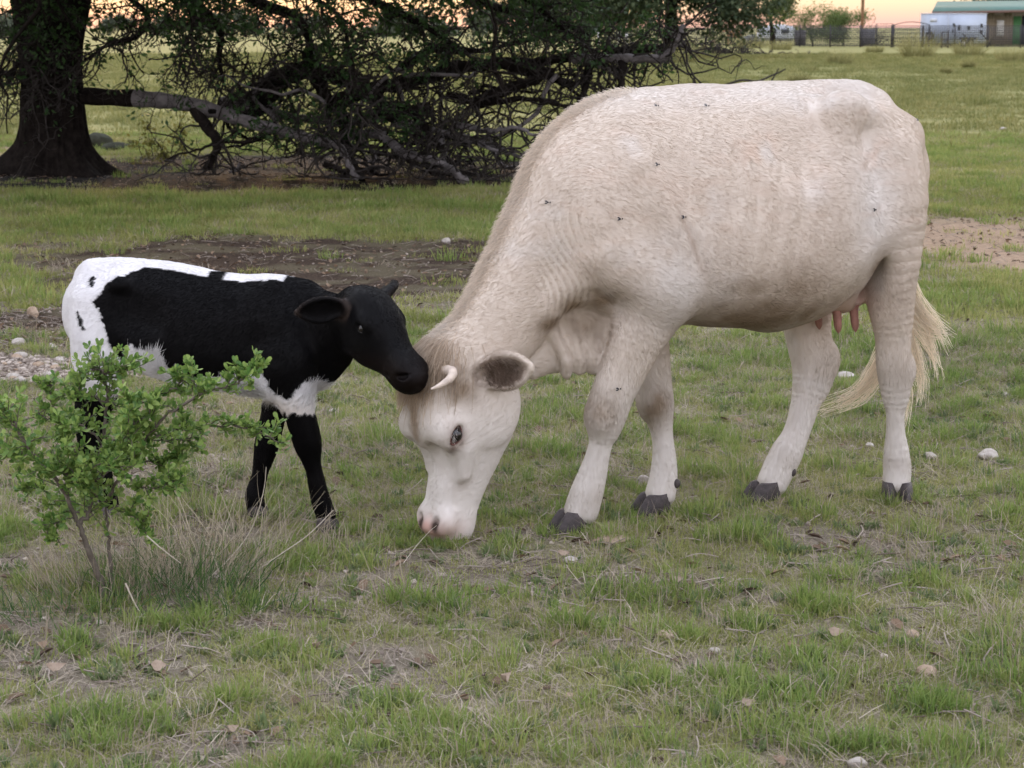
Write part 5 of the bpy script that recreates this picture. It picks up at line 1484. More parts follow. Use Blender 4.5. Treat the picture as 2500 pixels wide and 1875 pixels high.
# ------------------------------------------------------------------ the black and white calf: x ahead, y to its left (away from the camera), z up
CALF_O, CALF_YAW = (-0.9649, 6.4172, 0.0), math.radians(-12)


def inside(poly, x, y):
    p = np.asarray(poly); c = np.zeros(len(x), bool); j = len(p) - 1
    for i in range(len(p)):
        m = ((p[i, 1] > y) != (p[j, 1] > y)) & (x < (p[j, 0] - p[i, 0]) * (y - p[i, 1]) / (p[j, 1] - p[i, 1] + 1e-12) + p[i, 0])
        c ^= m; j = i
    return c


def build_calf():
    rng = np.random.default_rng(5)
    B = Field()
    # here y is positive on the calf's right (camera) side; mirrored at the end
    B.sweep([(-.345, 0, .650, .075, .09), (-.30, 0, .650, .105, .135), (-.22, 0, .637, .125, .158), (-.10, 0, .615, .135, .172), (.02, 0, .590, .138, .178), (.12, 0, .580, .132, .174), (.22, 0, .575, .118, .176), (.32, 0, .575, .10, .162), (.385, 0, .57, .08, .13)],
            n=28, p=2.3, egg=-.14, k=.03)
    B.sweep([(-.33, 0, .775, .02, .015), (-.2, 0, .782, .02, .012), (0, 0, .757, .02, .012), (.14, 0, .735, .02, .012), (.25, 0, .738, .025, .015), (.36, 0, .72, .03, .02)], n=14, k=.05)
    # neck, bent a little to the camera
    B.sweep([(.24, .0, .600, .095, .140), (.34, .005, .603, .082, .130), (.42, .025, .612, .070, .112), (.49, .06, .622, .062, .092), (.55, .095, .632, .058, .078)], n=18, p=2.2, k=.04)
    B.sweep([(.33, 0, .46, .04, .06), (.40, .01, .50, .035, .06), (.46, .04, .54, .03, .05)], n=8, k=.04)
    for s in (1, -1):
        B.sweep([(.25, s * .055, .715, .02, .04), (.29, s * .085, .62, .03, .06), (.34, s * .095, .52, .035, .06)], n=8, k=.04)
        B.sweep([(.34, s * .095, .52, .035, .045), (.285, s * .09, .455, .035, .045)], n=6, k=.04)
        B.ell((-.20, s * .105, .735), (.03, .025, .02), k=.05)
        B.ell((-.13, s * .145, .66), (.06, .025, .05), op='s', k=.06)
    B.sweep([(.30, .085, .53, .055, .085), (.318, .090, .47, .052, .078), (.338, .088, .42, .044, .060), (.356, .085, .36, .036, .046), (.373, .079, .287, .034, .043), (.379, .076, .255, .031, .039), (.386, .074, .22, .024, .030), (.395, .071, .18, .020, .025),
             (.405, .067, .125, .021, .026), (.412, .064, .09, .025, .030), (.424, .061, .05, .026, .030)], n=30, p=2.2, k=.03)
    B.sweep([(.27, -.08, .50, .05, .075), (.245, -.075, .40, .040, .052), (.222, -.070, .32, .031, .039), (.203, -.064, .238, .031, .037), (.194, -.061, .20, .027, .032), (.182, -.058, .15, .020, .025), (.170, -.056, .105, .021, .026), (.163, -.053, .07, .025, .029), (.166, -.051, .04, .025, .028)], n=28, p=2.2, k=.03)
    # hind legs
    B.sweep([(-.275, .07, .67, .062, .088), (-.28, .085, .58, .062, .084), (-.280, .085, .50, .056, .078), (-.275, .080, .43, .044, .056), (-.285, .075, .36, .033, .042), (-.300, .071, .305, .027, .035), (-.298, .069, .265, .024, .030), (-.288, .066, .20, .018, .023), (-.280, .064, .13, .019, .024),
             (-.276, .062, .09, .024, .029), (-.268, .061, .045, .024, .028)], n=28, p=2.2, k=.03)
    B.sweep([(-.285, -.07, .66, .062, .085), (-.305, -.085, .56, .058, .075), (-.345, -.078, .46, .045, .055), (-.372, -.070, .38, .032, .041), (-.395, -.068, .315, .027, .036), (-.400, -.067, .27, .023, .029), (-.398, -.065, .19, .017, .021), (-.396, -.062, .12, .018, .022), (-.394, -.061, .08, .023, .027), (-.385, -.06, .04, .023, .026)],
            n=28, p=2.2, k=.03)
    # tail hangs down the far side of the rump
    B.sweep([(-.31, 0, .778, .018, .016), (-.360, -.006, .765, .014, .014), (-.385, -.02, .72, .011, .011), (-.392, -.03, .65, .010, .010), (-.388, -.035, .56, .009, .009)], n=14, k=.02)
    # head: looks ahead and towards the camera, nose down to the cow's brow
    P0, P1 = np.array([.568, .108, .692]), np.array([.734, .226, .526])
    h = nrm(P1 - P0); side = nrm(np.array([-h[1], h[0], 0])); gg = np.cross(h, side); gg = gg if gg[2] > 0 else -gg       # gg: up off the brow
    HP = lambda t, o, l: P0 + h * t + gg * o + side * l
    def ear_frame(s):
        eb = HP(-.006, -.002, s * .062)
        d = nrm(np.array([-.86, .50, -.06])) if s > 0 else nrm(-h * .70 + side * s * .88 - gg * .12)
        op = nrm(np.array([.42, .88, -.30])) if s > 0 else nrm(h * .80 + side * s * .35 - gg * .35)
        return eb, d, nrm(op - d * (op @ d))
    st = [(-.045, -.020, .040, .040), (-.015, -.030, .062, .078), (.03, -.034, .072, .096), (.08, -.030, .073, .098), (.125, -.026, .062, .084), (.165, -.022, .052, .068), (.205, -.018, .047, .058), (.238, -.014, .050, .055), (.266, -.013, .051, .052), (.285, -.014, .041, .041)]
    B.sweep([(*HP(t, o, 0), a, b) for t, o, a, b in st], lat=side, n=28, p=2.5, k=.03)
    for s in (1, -1):
        B.ell(HP(.078, .020, s * .060), (.034, .022, .024), (h, side, gg), k=.02)
        B.ell(HP(.03, .030, s * .025), (.05, .035, .03), (h, side, gg), k=.03)
        B.ell(HP(.264, .004, s * .026), (.024, .022, .026), (h, side, gg), k=.02)
        B.sweep([(*HP(.290, .014, s * .030), .008, .007), (*HP(.286, .003, s * .042), .009, .008), (*HP(.276, -.003, s * .049), .006, .005)], n=6, op='s', k=.006)
        B.ell(HP(.088, .008, s * .082), (.017, .012, .013), (h, gg, side), op='s', k=.008)
        B.sweep([(*HP(.275, -.030, s * .032), .003, .003), (*HP(.235, -.036, s * .047), .003, .003)], n=4, op='s', k=.006)
        eb, d, op = ear_frame(s); w = np.cross(d, op)
        B.sweep([(*(eb - d * .01), .016, .018), (*(eb + d * .03), .017, .019)], n=4, k=.02)
        leaf = [(.00, .018, .016), (.03, .032, .018), (.06, .042, .019), (.09, .042, .018), (.122, .030, .014), (.148, .010, .008)]
        B.sweep([(*(eb + d * t), a, b) for t, a, b in leaf], lat=w, n=12, k=.012)
        B.sweep([(*(eb + d * t + op * .017), a * .78, .016) for t, a, b in leaf[1:-1]] + [(*(eb + d * .136 + op * .015), .008, .010)], lat=w, n=10, op='s', k=.008)
    B.ell(HP(.255, -.045, 0), (.035, .026, .016), (h, side, gg), k=.02)
    V, F = B.mesh((-.46, -.24, -.005), (.86, .36, .86), .0055)
    V = B.project(V, 2)
    Nn = vert_normals(V, F)
    V = V + Nn * ((vnoise(V, 14, 3, 2) - .5) * .006)[:, None]
    # coat pattern: black blanket, head and lower legs; white rump, back line, belly and thighs
    x, y, z = V.T
    jag = np.stack([vnoise(V, 60, 1, 2), vnoise(V, 60, 2, 2)], 1) - .5
    px, pz = x + jag[:, 0] * .022, z + jag[:, 1] * .026
    blk = [(-0.247, 0.718), (-0.225, 0.746), (-0.187, 0.765), (-0.144, 0.781), (-0.096, 0.792), (-0.075, 0.8), (-0.023, 0.784), (0.029, 0.785), (0.047, 0.77), (0.081, 0.766), (0.102, 0.779), (0.169, 0.756), (0.195, 0.764), (0.195, 0.752), (0.221, 0.75), (0.273, 0.764), (0.324, 0.76), (0.401, 0.757),
           (0.63, 0.872), (0.86, 0.83), (0.88, 0.38), (0.50, 0.36), (0.418, 0.392), (0.416, 0.422), (0.437, 0.453), (0.411, 0.46), (0.385, 0.456), (0.37, 0.441), (0.348, 0.415), (0.323, 0.411), (0.292, 0.433), (0.272, 0.467), (0.246, 0.486), (0.215, 0.495), (0.184, 0.484), (0.152, 0.463), (0.11, 0.464), (0.058, 0.465), (0.01, 0.468),
           (-0.021, 0.488), (-0.042, 0.497), (-0.054, 0.527), (-0.072, 0.562), (-0.088, 0.546), (-0.114, 0.548), (-0.151, 0.559), (-0.167, 0.554), (-0.182, 0.523), (-0.196, 0.507), (-0.211, 0.532), (-0.22, 0.567), (-0.235, 0.612), (-0.254, 0.662), (-0.269, 0.692)]
    spine = (np.abs(y) < .045) & (x < .30) & (z > .72) & ((x < .06) | ((x > .11) & (x < .30)))
    bk = inside(blk, px, pz) & ~spine
    bk |= (pz < .365 + .05 * (x < 0) - .0 * x) & (z < .45) & (((x > .12) & (np.abs(y) > .02)) | ((x < -.2) & (pz < .40)))
    bk |= (pz < .33) & (x > .1)
    bk |= gauss(np.stack([px, pz], 1), (-.285, .74), (.012, .018)) > .45
    bk |= gauss(np.stack([px - (pz - .63) * -.5, pz], 1), (-.31, .63), (.010, .03)) > .45
    bk |= (x > .46) & (z > .40)
    w = bk.astype(float)
    n1 = vnoise(V, 9, 4, 3)
    black = np.array([.0018, .0015, .0020]) + np.array([.008, .003, .0005]) * (sstep(.45, .6, x) * sstep(.60, .50, z) * n1)[:, None]
    er = np.zeros(len(V))
    for s in (1, -1):
        eb, d, op = ear_frame(s); q = V - (eb + d * .075)
        rr = np.sqrt(((q @ d) / .076) ** 2 + ((q @ np.cross(d, op)) / .050) ** 2); er = np.maximum(er, np.exp(-((rr - 1) / .13) ** 2) * (np.abs(q @ op) < .03))
    black = black + er[:, None] * np.array([.028, .020, .016])
    wht = np.array([.70, .69, .70]) + np.array([-.06, -.12, -.20]) * (sstep(.45, .36, z) * n1)[:, None]
    C = wht * (1 - w[:, None]) + black * w[:, None]
    nose = gauss(V, HP(.282, .004, 0), (.025, .04, .022))
    C = C * (1 - nose[:, None] * .6) + np.array([.018, .018, .022]) * nose[:, None] * .6
    V[:, 1] *= -1; Nn[:, 1] *= -1; F = F[:, ::-1]
    MIR = np.array([1, -1, 1.0])
    calf = mesh_np('calf', V, F, m_calf_hide, None, smooth=True, attrs={'col': C})
    calf.location = CALF_O; calf.rotation_euler = (0, 0, CALF_YAW)
    tag(calf, 'young black and white calf nuzzling the brow of the grazing cow', 'calf')
    leg = sstep(.42, .34, z); hd = sstep(.50, .56, x)
    flow = np.tile(np.array([-1.0, 0, -.6]), (len(V), 1))
    flow = flow * (1 - leg[:, None]) + np.array([-.1, 0, -1.0]) * leg[:, None]
    flow = flow * (1 - hd[:, None]) + (-h * MIR) * hd[:, None]
    flow += (vnoise(V, 9, 5, 2)[:, None] * 2 - 1) * np.array([.1, 0, .6])
    flow -= Nn * (flow * Nn).sum(1, keepdims=True)
    length = np.full(len(V), .0085) - .0035 * hd
    length = length + .012 * sstep(.46, .40, z) * (x < .3) * (z > .36) - .007 * nose
    grow_fur('coat', V, F, Nn, C, flow, length, np.full(len(V), .15), 240000, m_calf_fur, calf, rng, rad=.0003, colvar=.06, weight=1 - .9 * np.clip(nose * 1.4, 0, 1))
    # tufts at the belly, breast and tail end
    tuft = np.clip(gauss(V, (.40, -.06, .41), (.06, .07, .04)) + gauss(V, (-.07, -.1, .53), (.05, .1, .05)) + gauss(V, (.20, -.06, .43), (.06, .1, .04)), 0, 1) * (1 - w)
    grow_fur('belly_tuft', V, F, Nn, np.tile([.70, .69, .69], (len(V), 1)), np.tile(np.array([.1, 0, .3]), (len(V), 1)), np.full(len(V), .028), np.full(len(V), .5), 2500, m_calf_fur, calf, rng, rad=.0006, weight=tuft, K=5)
    tl = []
    tt = np.linspace(0, 1, 7)
    for k in range(260):
        p0 = np.array([-.389, .034, .60]) + rng.normal(size=3) * [.004, .004, .03]
        tl.append(p0 + np.outer(tt, np.array([rng.normal() * .016 + .004, rng.normal() * .012, -.15 * rng.uniform(.5, 1)])))
    hair_np('tail_hair', np.array(tl), .0009 * (1 - .6 * tt)[None], np.tile([.75, .62, .45], (260, 1)), m_calf_fur, calf)
    for s in (1, -1):
        e = HP(.088, .004, s * .062) * MIR
        ball_mesh('eye', e, (.0165, .0165, .0165), m_eye, calf)
        a = np.linspace(0, 2 * np.pi, 21)
        rim = HP(.088, .008, s * .0745) * MIR + np.outer(np.cos(a) * .0175, h * MIR) + np.outer(np.sin(a) * .0125, gg * MIR) - np.outer(np.abs(np.cos(a)) * .003, side * MIR * s)
        v, f = tube_np(rim, .0026, 6)
        mesh_np('eyelid', v, f, m_dark, calf, smooth=True)
    for (qx, qy, toe) in ((.432, -.060, (1, .0)), (.176, .051, (1, 0)), (-.258, -.061, (1, 0)), (-.375, .06, (1, 0))):
        td = nrm(np.array([*toe, 0.0])); ld = np.array([-td[1], td[0], 0])
        for s in (-1, 1):
            claw_mesh('hoof', np.array([qx, qy, 0]) + ld * s * .0145, td, ld, .029, .062, .045, m_hoof, calf)
    return calf


m_calf_fur = fur_mat('calf_fur', trans=.15, rough=.45, spec=.10)
m_calf_hide = hide_mat('calf_hide', rough=.5, spec=.1)
m_dark = simple_mat('dark_skin', (.012, .011, .012), .5, .3, 50)
calf = build_calf()
# ------------------------------------------------------------------ young bush, dry grass, stalks, stones, leaves, flies
m_stem = simple_mat('bush_stem', (.075, .060, .048), .85, .4, 40, .4, col2=(.17, .145, .12))
m_bleaf = leaf_mat('bush_leaf', (.045, .115, .022), (.135, .245, .045), .42, .42, spec=.35)
m_bleaf2 = leaf_mat('bush_leaf_mass', (.080, .170, .038), (.290, .390, .105), .42, .42, spec=.35)
m_straw = leaf_mat('straw', (.20, .17, .12), (.46, .40, .30), .25, .7)
m_stalk = simple_mat('dry_stalk', (.36, .31, .24), .75, .2, 30, col2=(.50, .45, .38))
m_lime = simple_mat('limestone', (.27, .235, .205), .9, .3, 30, .6, spec=.1, col2=(.50, .46, .42))
m_tanstone = simple_mat('tan_stone', (.24, .17, .12), .9, .3, 30, .6, spec=.1, col2=(.42, .33, .25))
m_oleaf = simple_mat('fallen_leaf', (.22, .16, .115), .75, .25, 60, .2, col2=(.36, .285, .22))


def build_bush():
    rng = np.random.default_rng(17)
    o0 = at(262, 1462, 5.49) * [1, 1, 0]
    b = tag(empty('bush', tuple(o0)), 'young bright green bush with bare forked stem in dry grass before the calf', 'bush')
    loc = lambda rows: np.array([at(u, v + max(0.0, 960.0 - v) * .38, Y) for u, v, Y in rows]) - o0
    D = 5.49
    A = [(262, 1470, D), (245, 1420, D), (212, 1330, D - .02), (195, 1285, D - .02), (182, 1262, D - .02)]
    mains = [(A, .0105, 'stem'), ([(182, 1262, D - .02), (150, 1190, D - .05), (100, 1130, D - .08), (55, 1070, D - .10), (30, 1030, D - .10), (8, 1005, D - .1)], .006, 'branch'),
             ([(192, 1280, D - .02), (216, 1252, D), (236, 1180, D + .03), (250, 1080, D + .05), (262, 985, D + .04), (256, 905, D + .02), (246, 872, D), (226, 862, D)], .0065, 'branch'),
             ([(272, 1425, D + .03), (268, 1350, D + .04), (262, 1290, D + .04), (258, 1230, D + .03)], .0060, 'stem'), ([(258, 1230, D + .03), (300, 1150, D), (350, 1080, D - .04), (410, 1010, D - .06), (500, 960, D - .08), (570, 925, D - .08), (604, 890, D - .08), (630, 862, D - .08)], .0050, 'branch'),
             ([(350, 1080, D - .04), (450, 1045, D - .02), (550, 1042, D), (630, 1052, D + .02), (680, 1082, D + .02)], .0038, 'branch'), ([(250, 1080, D + .05), (190, 1035, D + .06), (120, 1022, D + .08), (85, 1012, D + .08)], .0035, 'branch'),
             ([(150, 1190, D - .05), (90, 1120, D - .02), (50, 1108, D), (0, 1110, D + .02)], .0035, 'branch'), ([(258, 1235, D + .03), (310, 1245, D), (340, 1270, D - .02), (352, 1300, D - .02)], .0032, 'branch'),
             ([(262, 985, D + .04), (330, 985, D), (400, 960, D - .02), (438, 925, D - .02), (446, 895, D - .02)], .0034, 'branch'), ([(120, 1022, D + .08), (128, 985, D + .07), (122, 940, D + .07), (124, 925, D + .07)], .0026, 'branch'),
             ([(236, 1180, D + .03), (300, 1120, D + .10), (380, 1130, D + .12), (440, 1120, D + .12)], .0035, 'branch'), ([(216, 1252, D), (150, 1240, D + .08), (110, 1200, D + .10), (70, 1195, D + .1)], .0032, 'branch'),
             ([(262, 905, D + .02), (290, 885, D + .02), (308, 868, D + .02), (330, 858, D + .02)], .0028, 'branch'), ([(300, 1150, D), (350, 1190, D - .08), (400, 1185, D - .1), (425, 1170, D - .1)], .003, 'branch'),
             ([(236, 1180, D + .03), (200, 1130, D - .12), (170, 1080, D - .14), (150, 1040, D - .14)], .0035, 'branch'), ([(500, 960, D - .08), (480, 930, D - .06), (470, 905, D - .06)], .0022, 'branch'), ([(236, 1180, D + .03), (290, 1090, D - .08), (340, 1030, D - .10), (380, 1000, D - .1)], .003, 'branch'), ([(250, 1080, D + .05), (330, 1070, D + .10), (410, 1075, D + .12), (470, 1070, D + .12)], .003, 'branch'),
             ([(150, 1190, D - .05), (200, 1150, D - .14), (260, 1130, D - .16), (320, 1140, D - .16)], .003, 'branch'), ([(258, 1230, D + .03), (210, 1190, D - .10), (150, 1150, D - .12), (120, 1150, D - .12)], .003, 'branch'), ([(262, 985, D + .04), (200, 960, D), (160, 965, D - .02)], .0026, 'branch'), ([(300, 1150, D), (310, 1060, D - .14), (320, 980, D - .15)], .0028, 'branch'), ([(180, 1262, D), (140, 1275, D - .04), (120, 1300, D - .05), (150, 1330, D - .05)], .0022, 'branch')]
    spots = []
    T2 = Tubes()
    for rows, r, nm in mains:
        p = catmull(loc(rows), 5 * len(rows))
        p = p + rng.normal(size=p.shape) * .0022
        T = Tubes(); T.add(p, np.linspace(r, r * .45, len(p)), 8); T.build(nm, m_stem, b)
        if nm == 'stem': continue
        L = np.linalg.norm(np.diff(p, axis=0), axis=1).sum()
        for k in range(int(L / .009)):
            i = rng.integers(2, len(p)); q = p[i]; d = nrm(p[i] - p[i - 1])
            spots.append((q, d))
        for k in range(int(L / .013)):                                   # short side shoots
            i = rng.integers(3, len(p)); d = nrm(nrm(p[i] - p[i - 1]) * .6 + rng.normal(size=3) * [.7, .7, .6] + [0, 0, .25])
            s = crooked(rng, p[i], d, rng.uniform(.35, 1.0) * (.11 if r > .0045 and nm == 'branch' and rows[-1][0] < 600 else .055), 5, .22); T2.add(s, np.linspace(.0017, .0008, 5), 4)
            for j in range(1, 5):
                for _ in range(4): spots.append((s[j], nrm(s[j] - s[j - 1])))
            for _ in range(2): spots.append((s[-1], d))
    T2.build('twigs', m_stem, b, 'stuff')
    # obovate leaves in little whorls
    t = np.array([0, .3, .62, .88, 1.0]); w = np.array([.03, .14, .235, .20, .0])
    prof = np.concatenate([np.stack([t, w, -.10 * np.sin(t * 3.1) + .16 * w], 1), np.stack([t[::-1][1:], -w[::-1][1:], -.10 * np.sin(t[::-1][1:] * 3.1) + .16 * w[::-1][1:]], 1)])
    mid = np.stack([t, 0 * t, -.10 * np.sin(t * 3.1)], 1)
    V0 = np.vstack([mid, prof[1:4], prof[5:8][::-1]])     # 0-4 midrib, 5-7 one edge, 8-10 the other
    V0[8:11] = np.array([[t[k], -w[k], -.10 * math.sin(t[k] * 3.1) + .16 * w[k]] for k in (1, 2, 3)])
    T0 = np.array([[0, 5, 1], [1, 5, 6], [1, 6, 2], [2, 6, 7], [2, 7, 3], [3, 7, 4], [0, 1, 8], [1, 9, 8], [1, 2, 9], [2, 10, 9], [2, 3, 10], [3, 4, 10]])
    leaf_me = bpy.data.meshes.new('leaf'); leaf_me.from_pydata(V0.tolist(), [], T0.tolist()); leaf_me.polygons.foreach_set('use_smooth', np.ones(12, bool))
    m1 = leaf_mat('bush_leaf', (.090, .185, .040), (.320, .420, .115), .42, .42, rnd_obj=True, spec=.35)
    leaf_me.materials.append(m1)
    rows = []
    for q, d in spots:
        dd = nrm(d * .55 + rng.normal(size=3) * [.8, .8, .7] + [0, 0, .30])
        up = nrm(rng.normal(size=3) * .6 + [0, -.25, 1]); y = nrm(np.cross(up, dd)); z = np.cross(dd, y)
        rows.append((q, dd, y, z, rng.uniform(.012, .027)))
    order = sorted(range(len(rows)), key=lambda i: rows[i][0][1] - rows[i][4] * 6)          # nearest and largest first
    for i in order[:300]:
        q, x, y, z, s = rows[i]
        o = bpy.data.objects.new('leaf', leaf_me); link(o, b)
        o.matrix_local = Matrix([[x[0] * s, y[0] * s, z[0] * s, q[0]], [x[1] * s, y[1] * s, z[1] * s, q[1]], [x[2] * s, y[2] * s, z[2] * s, q[2]], [0, 0, 0, 1]])
    VV, FF = [], []
    for n, i in enumerate(order[300:]):
        q, x, y, z, s = rows[i]
        VV.append(q + s * (V0[:, :1] * x + V0[:, 1:2] * y + V0[:, 2:] * z)); FF.append(T0 + n * len(V0))
    mesh_np('foliage', np.vstack(VV), np.vstack(FF), m_bleaf2, b, smooth=True)['kind'] = 'stuff'
    print('bush leaves', len(rows))


build_bush()


def dry_clump(name, base, n, spread, h0, h1, lean, seed, label, w=.0026, mat=None, bias=(0, 0)):
    rng = np.random.default_rng(seed)
    P, K = [], 6
    V, F, o = [], [], 0
    for k in range(n):
        a = rng.uniform(0, 6.28); r = spread * math.sqrt(rng.random())
        p0 = np.array([r * math.cos(a) * 1.4, r * math.sin(a), 0]); L = rng.uniform(h0, h1)
        d = nrm(np.array([math.cos(a) * lean + bias[0], math.sin(a) * lean + bias[1], 1]) + rng.normal(size=3) * [.30, .30, .1])
        s = [p0]
        for j in range(K - 1):
            d = nrm(d + rng.normal(size=3) * .10 + np.array([0, 0, -.10 * j * rng.random()])); s.append(s[-1] + d * L / (K - 1))
        s = np.array(s); s[:, 2] = np.maximum(s[:, 2], .004)
        side = nrm(np.cross(d, rng.normal(size=3))) * w * rng.uniform(.5, 1.2) * .5
        tw = np.linspace(1, .25, K)[:, None]
        v = np.stack([s - side * tw, s + side * tw], 1).reshape(-1, 3); i = np.arange(K - 1) * 2
        V.append(v); F.append(np.stack([i, i + 1, i + 3, i + 2], 1) + o); o += len(v)
    ob = mesh_np(name, np.vstack(V), np.vstack(F), mat or m_straw, None)
    ob.location = base
    return tag(ob, label, 'grass clump', None, 'stuff')




def _gnd(u, v):
    """ground point seen at pixel (u, v) of the 2500 px frame"""
    x, y = (u - 1250.0) / CAM_F, (937.5 - v) / CAM_F
    c, s = math.cos(PITCH), math.sin(PITCH)
    d = np.array([x, c + s * y, -s + c * y]); return np.array([0, 0, CAM_H]) - d * (CAM_H / d[2])


dry_clump('dry_grass', tuple(_gnd(470, 1405)), 200, .18, .10, .30, .45, 1, 'tall dry grass clump right of the bush stem', .0036)
dry_clump('dry_grass', tuple(_gnd(215, 1440)), 100, .12, .08, .24, .35, 2, 'dry grass clump left of the bush stem', .0034)
dry_clump('dry_grass', tuple(_gnd(330, 1430)), 110, .12, .08, .24, .35, 3, 'dry grass clump at the foot of the bush', .0034)
dry_clump('dry_grass', tuple(_gnd(590, 1330)), 90, .16, .08, .24, .4, 4, 'dry grass clump before the calf', .0032)
g_green = leaf_mat('tall_green_blade', (.035, .085, .025), (.095, .165, .050), .4, .5)
dry_clump('tall_grass', tuple(_gnd(440, 1440)), 260, .15, .06, .18, .35, 5, 'tall green grass right of the bush', .0034, g_green)
dry_clump('tall_grass', tuple(_gnd(190, 1500)), 150, .16, .05, .12, .35, 6, 'tall green grass before the bush', .0034, g_green)
dry_clump('tall_grass', tuple(_gnd(560, 1480)), 150, .13, .04, .10, .35, 7, 'green grass tuft', .0034, g_green)


def stalk(rows, r, label, name='dry_stalk', mat=None):
    P = np.array([at(*q) for q in rows]); o0 = P[0].copy()
    T = Tubes(); p = catmull(P - o0, 6 * len(rows)); T.add(p, np.linspace(r, r * .5, len(p)), 6)
    o = T.build(name, mat or m_stalk, None); o.location = tuple(o0)
    return tag(o, label, 'stalk', 'dry stalks by the bush')


stalk([(590, 1420, 5.75), (678, 1358, 5.78), (751, 1307, 5.80), (814, 1245, 5.82)], .0022, 'long pale stalk arching up to the calf\'s right fore hoof')
stalk([(470, 1445, 5.65), (554, 1370, 5.70), (605, 1307, 5.72), (630, 1250, 5.72), (645, 1190, 5.72), (650, 1140, 5.72)], .0018, 'thin tall stalk curving up before the calf\'s far fore leg')
stalk([(358, 1308, 5.35), (395, 1340, 5.35), (441, 1375, 5.35)], .0022, 'short pale stalk leaning down right beside the bush')
stalk([(306, 1424, 5.30), (330, 1475, 5.30), (358, 1520, 5.30)], .0026, 'bright straw stalk leaning before the bush stem')
stalk([(700, 1502, 5.39), (760, 1492, 5.42), (830, 1474, 5.48), (890, 1448, 5.56)], .0020, 'pale stalk lying on the turf right of the dry clump')
stalk([(235, 1600, 5.03), (330, 1606, 5.04), (420, 1598, 5.06), (500, 1565, 5.15)], .0022, 'grey stalk lying across the straw patch in front of the bush')
stalk([(1075, 1537, 5.31), (1073, 1500, 5.31), (1076, 1470, 5.31)], .0022, 'single short pale stalk standing in the open turf below the cow\'s muzzle')
stalk([(985, 1375, 5.8), (1015, 1335, 5.9), (1046, 1300, 6.0), (1066, 1283, 6.05)], .0011, 'pale stem sticking out of the cow\'s nostril side')

STONES = [(80, 768, 36, 27, m_tanstone, 'rounded tan stone lying in the brown litter left of the calf'), (1090, 588, 26, 14, m_lime, 'white stone on the brown litter left of the cow\'s neck'), (2066, 922, 50, 22, m_lime, 'white stone showing between the cow\'s hind legs'),
          (2270, 1120, 48, 18, m_lime, 'smaller white stone right of the cow\'s near hind hoof'), (2412, 1120, 66, 24, m_lime, 'large flat white stone far right of the cow\'s hind hoof'), (2122, 1092, 30, 10, m_lime, 'small white stone left of the near hind cannon'),
          (1568, 1183, 40, 26, m_lime, 'whitish crumpled stone beside the cow\'s far fore fetlock'), (1490, 1322, 100, 18, m_tanstone, 'long flat grey-tan stone below the cow\'s near fore hoof'), (955, 1795, 46, 26, m_tanstone, 'orange-tan stone on bare soil near the bottom of the photo'),
          (1628, 1548, 64, 22, m_tanstone, 'flat buff stone in the bare patch right of centre'), (1745, 1590, 30, 16, m_lime, 'pale stone in the bare patch, right of the flat buff one'), (880, 1356, 42, 14, m_lime, 'flat white stone between the calf\'s hoof and the cow\'s muzzle'),
          (2262, 1645, 70, 30, m_tanstone, 'broad pale stone half sunk in turf at lower right'), (2092, 1862, 54, 26, m_lime, 'white stone at the bottom edge of the photo'), (812, 1002, 26, 12, m_lime, 'white stone in the grass behind the calf\'s breast'),
          (2455, 965, 20, 10, m_lime, 'small white stone in the grass at the right edge'), (1390, 1695, 34, 14, m_tanstone, 'tan stone in the thin turf below the cow\'s fore hooves'), (1395, 1372, 40, 18, m_lime, 'pale stone under the cow\'s near fore hoof, in the dark tuft'),
          (2230, 1550, 44, 20, m_tanstone, 'tan stone among dry grass right of the bare patch'), (2160, 885, 18, 9, m_lime, 'tiny white stone near the tip of the cow\'s tail'), (2448, 318, 26, 8, m_lime, 'white stone far out in the field right of the cow\'s rump'),
          (45, 842, 40, 20, m_lime, 'pale stone at the left edge above the stony strip'), (128, 853, 30, 18, m_lime, 'whitish stone at the upper edge of the stony strip')]
for k, (u, v, w, h, mt, lb) in enumerate(STONES):
    p = _gnd(u, v); pm = CAM_F / p[1]
    o = stone_mesh('stone', (p[0], p[1], float(ground_z(p[:1], p[1:2])[0]) + .004), (w / pm, w / pm * .8, h / pm * 1.15), mt, 300 + k, rough=.25, sink=.22)
    tag(o, lb, 'stone', 'stones lying in the pasture')
_r = np.random.default_rng(77)
_k = 0
while _k < 64:
    x, y = _r.uniform(-3.15, -1.75), _r.uniform(8.95, 9.85)
    if pasture(np.array([x]), np.array([y]))['gravel'][0] < .5: continue
    s = _r.uniform(.018, .062)
    o = stone_mesh('stone', (x, y, float(ground_z(np.array([x]), np.array([y]))[0]) + .003), (s * 1.2, s, s * .6), m_lime if _r.random() < .5 else m_tanstone, 500 + _k, sub=2, rough=.25, sink=.25)
    tag(o, 'pale broken stone in the stony strip behind the calf\'s rump', 'stone', 'stones of the stony strip'); _k += 1


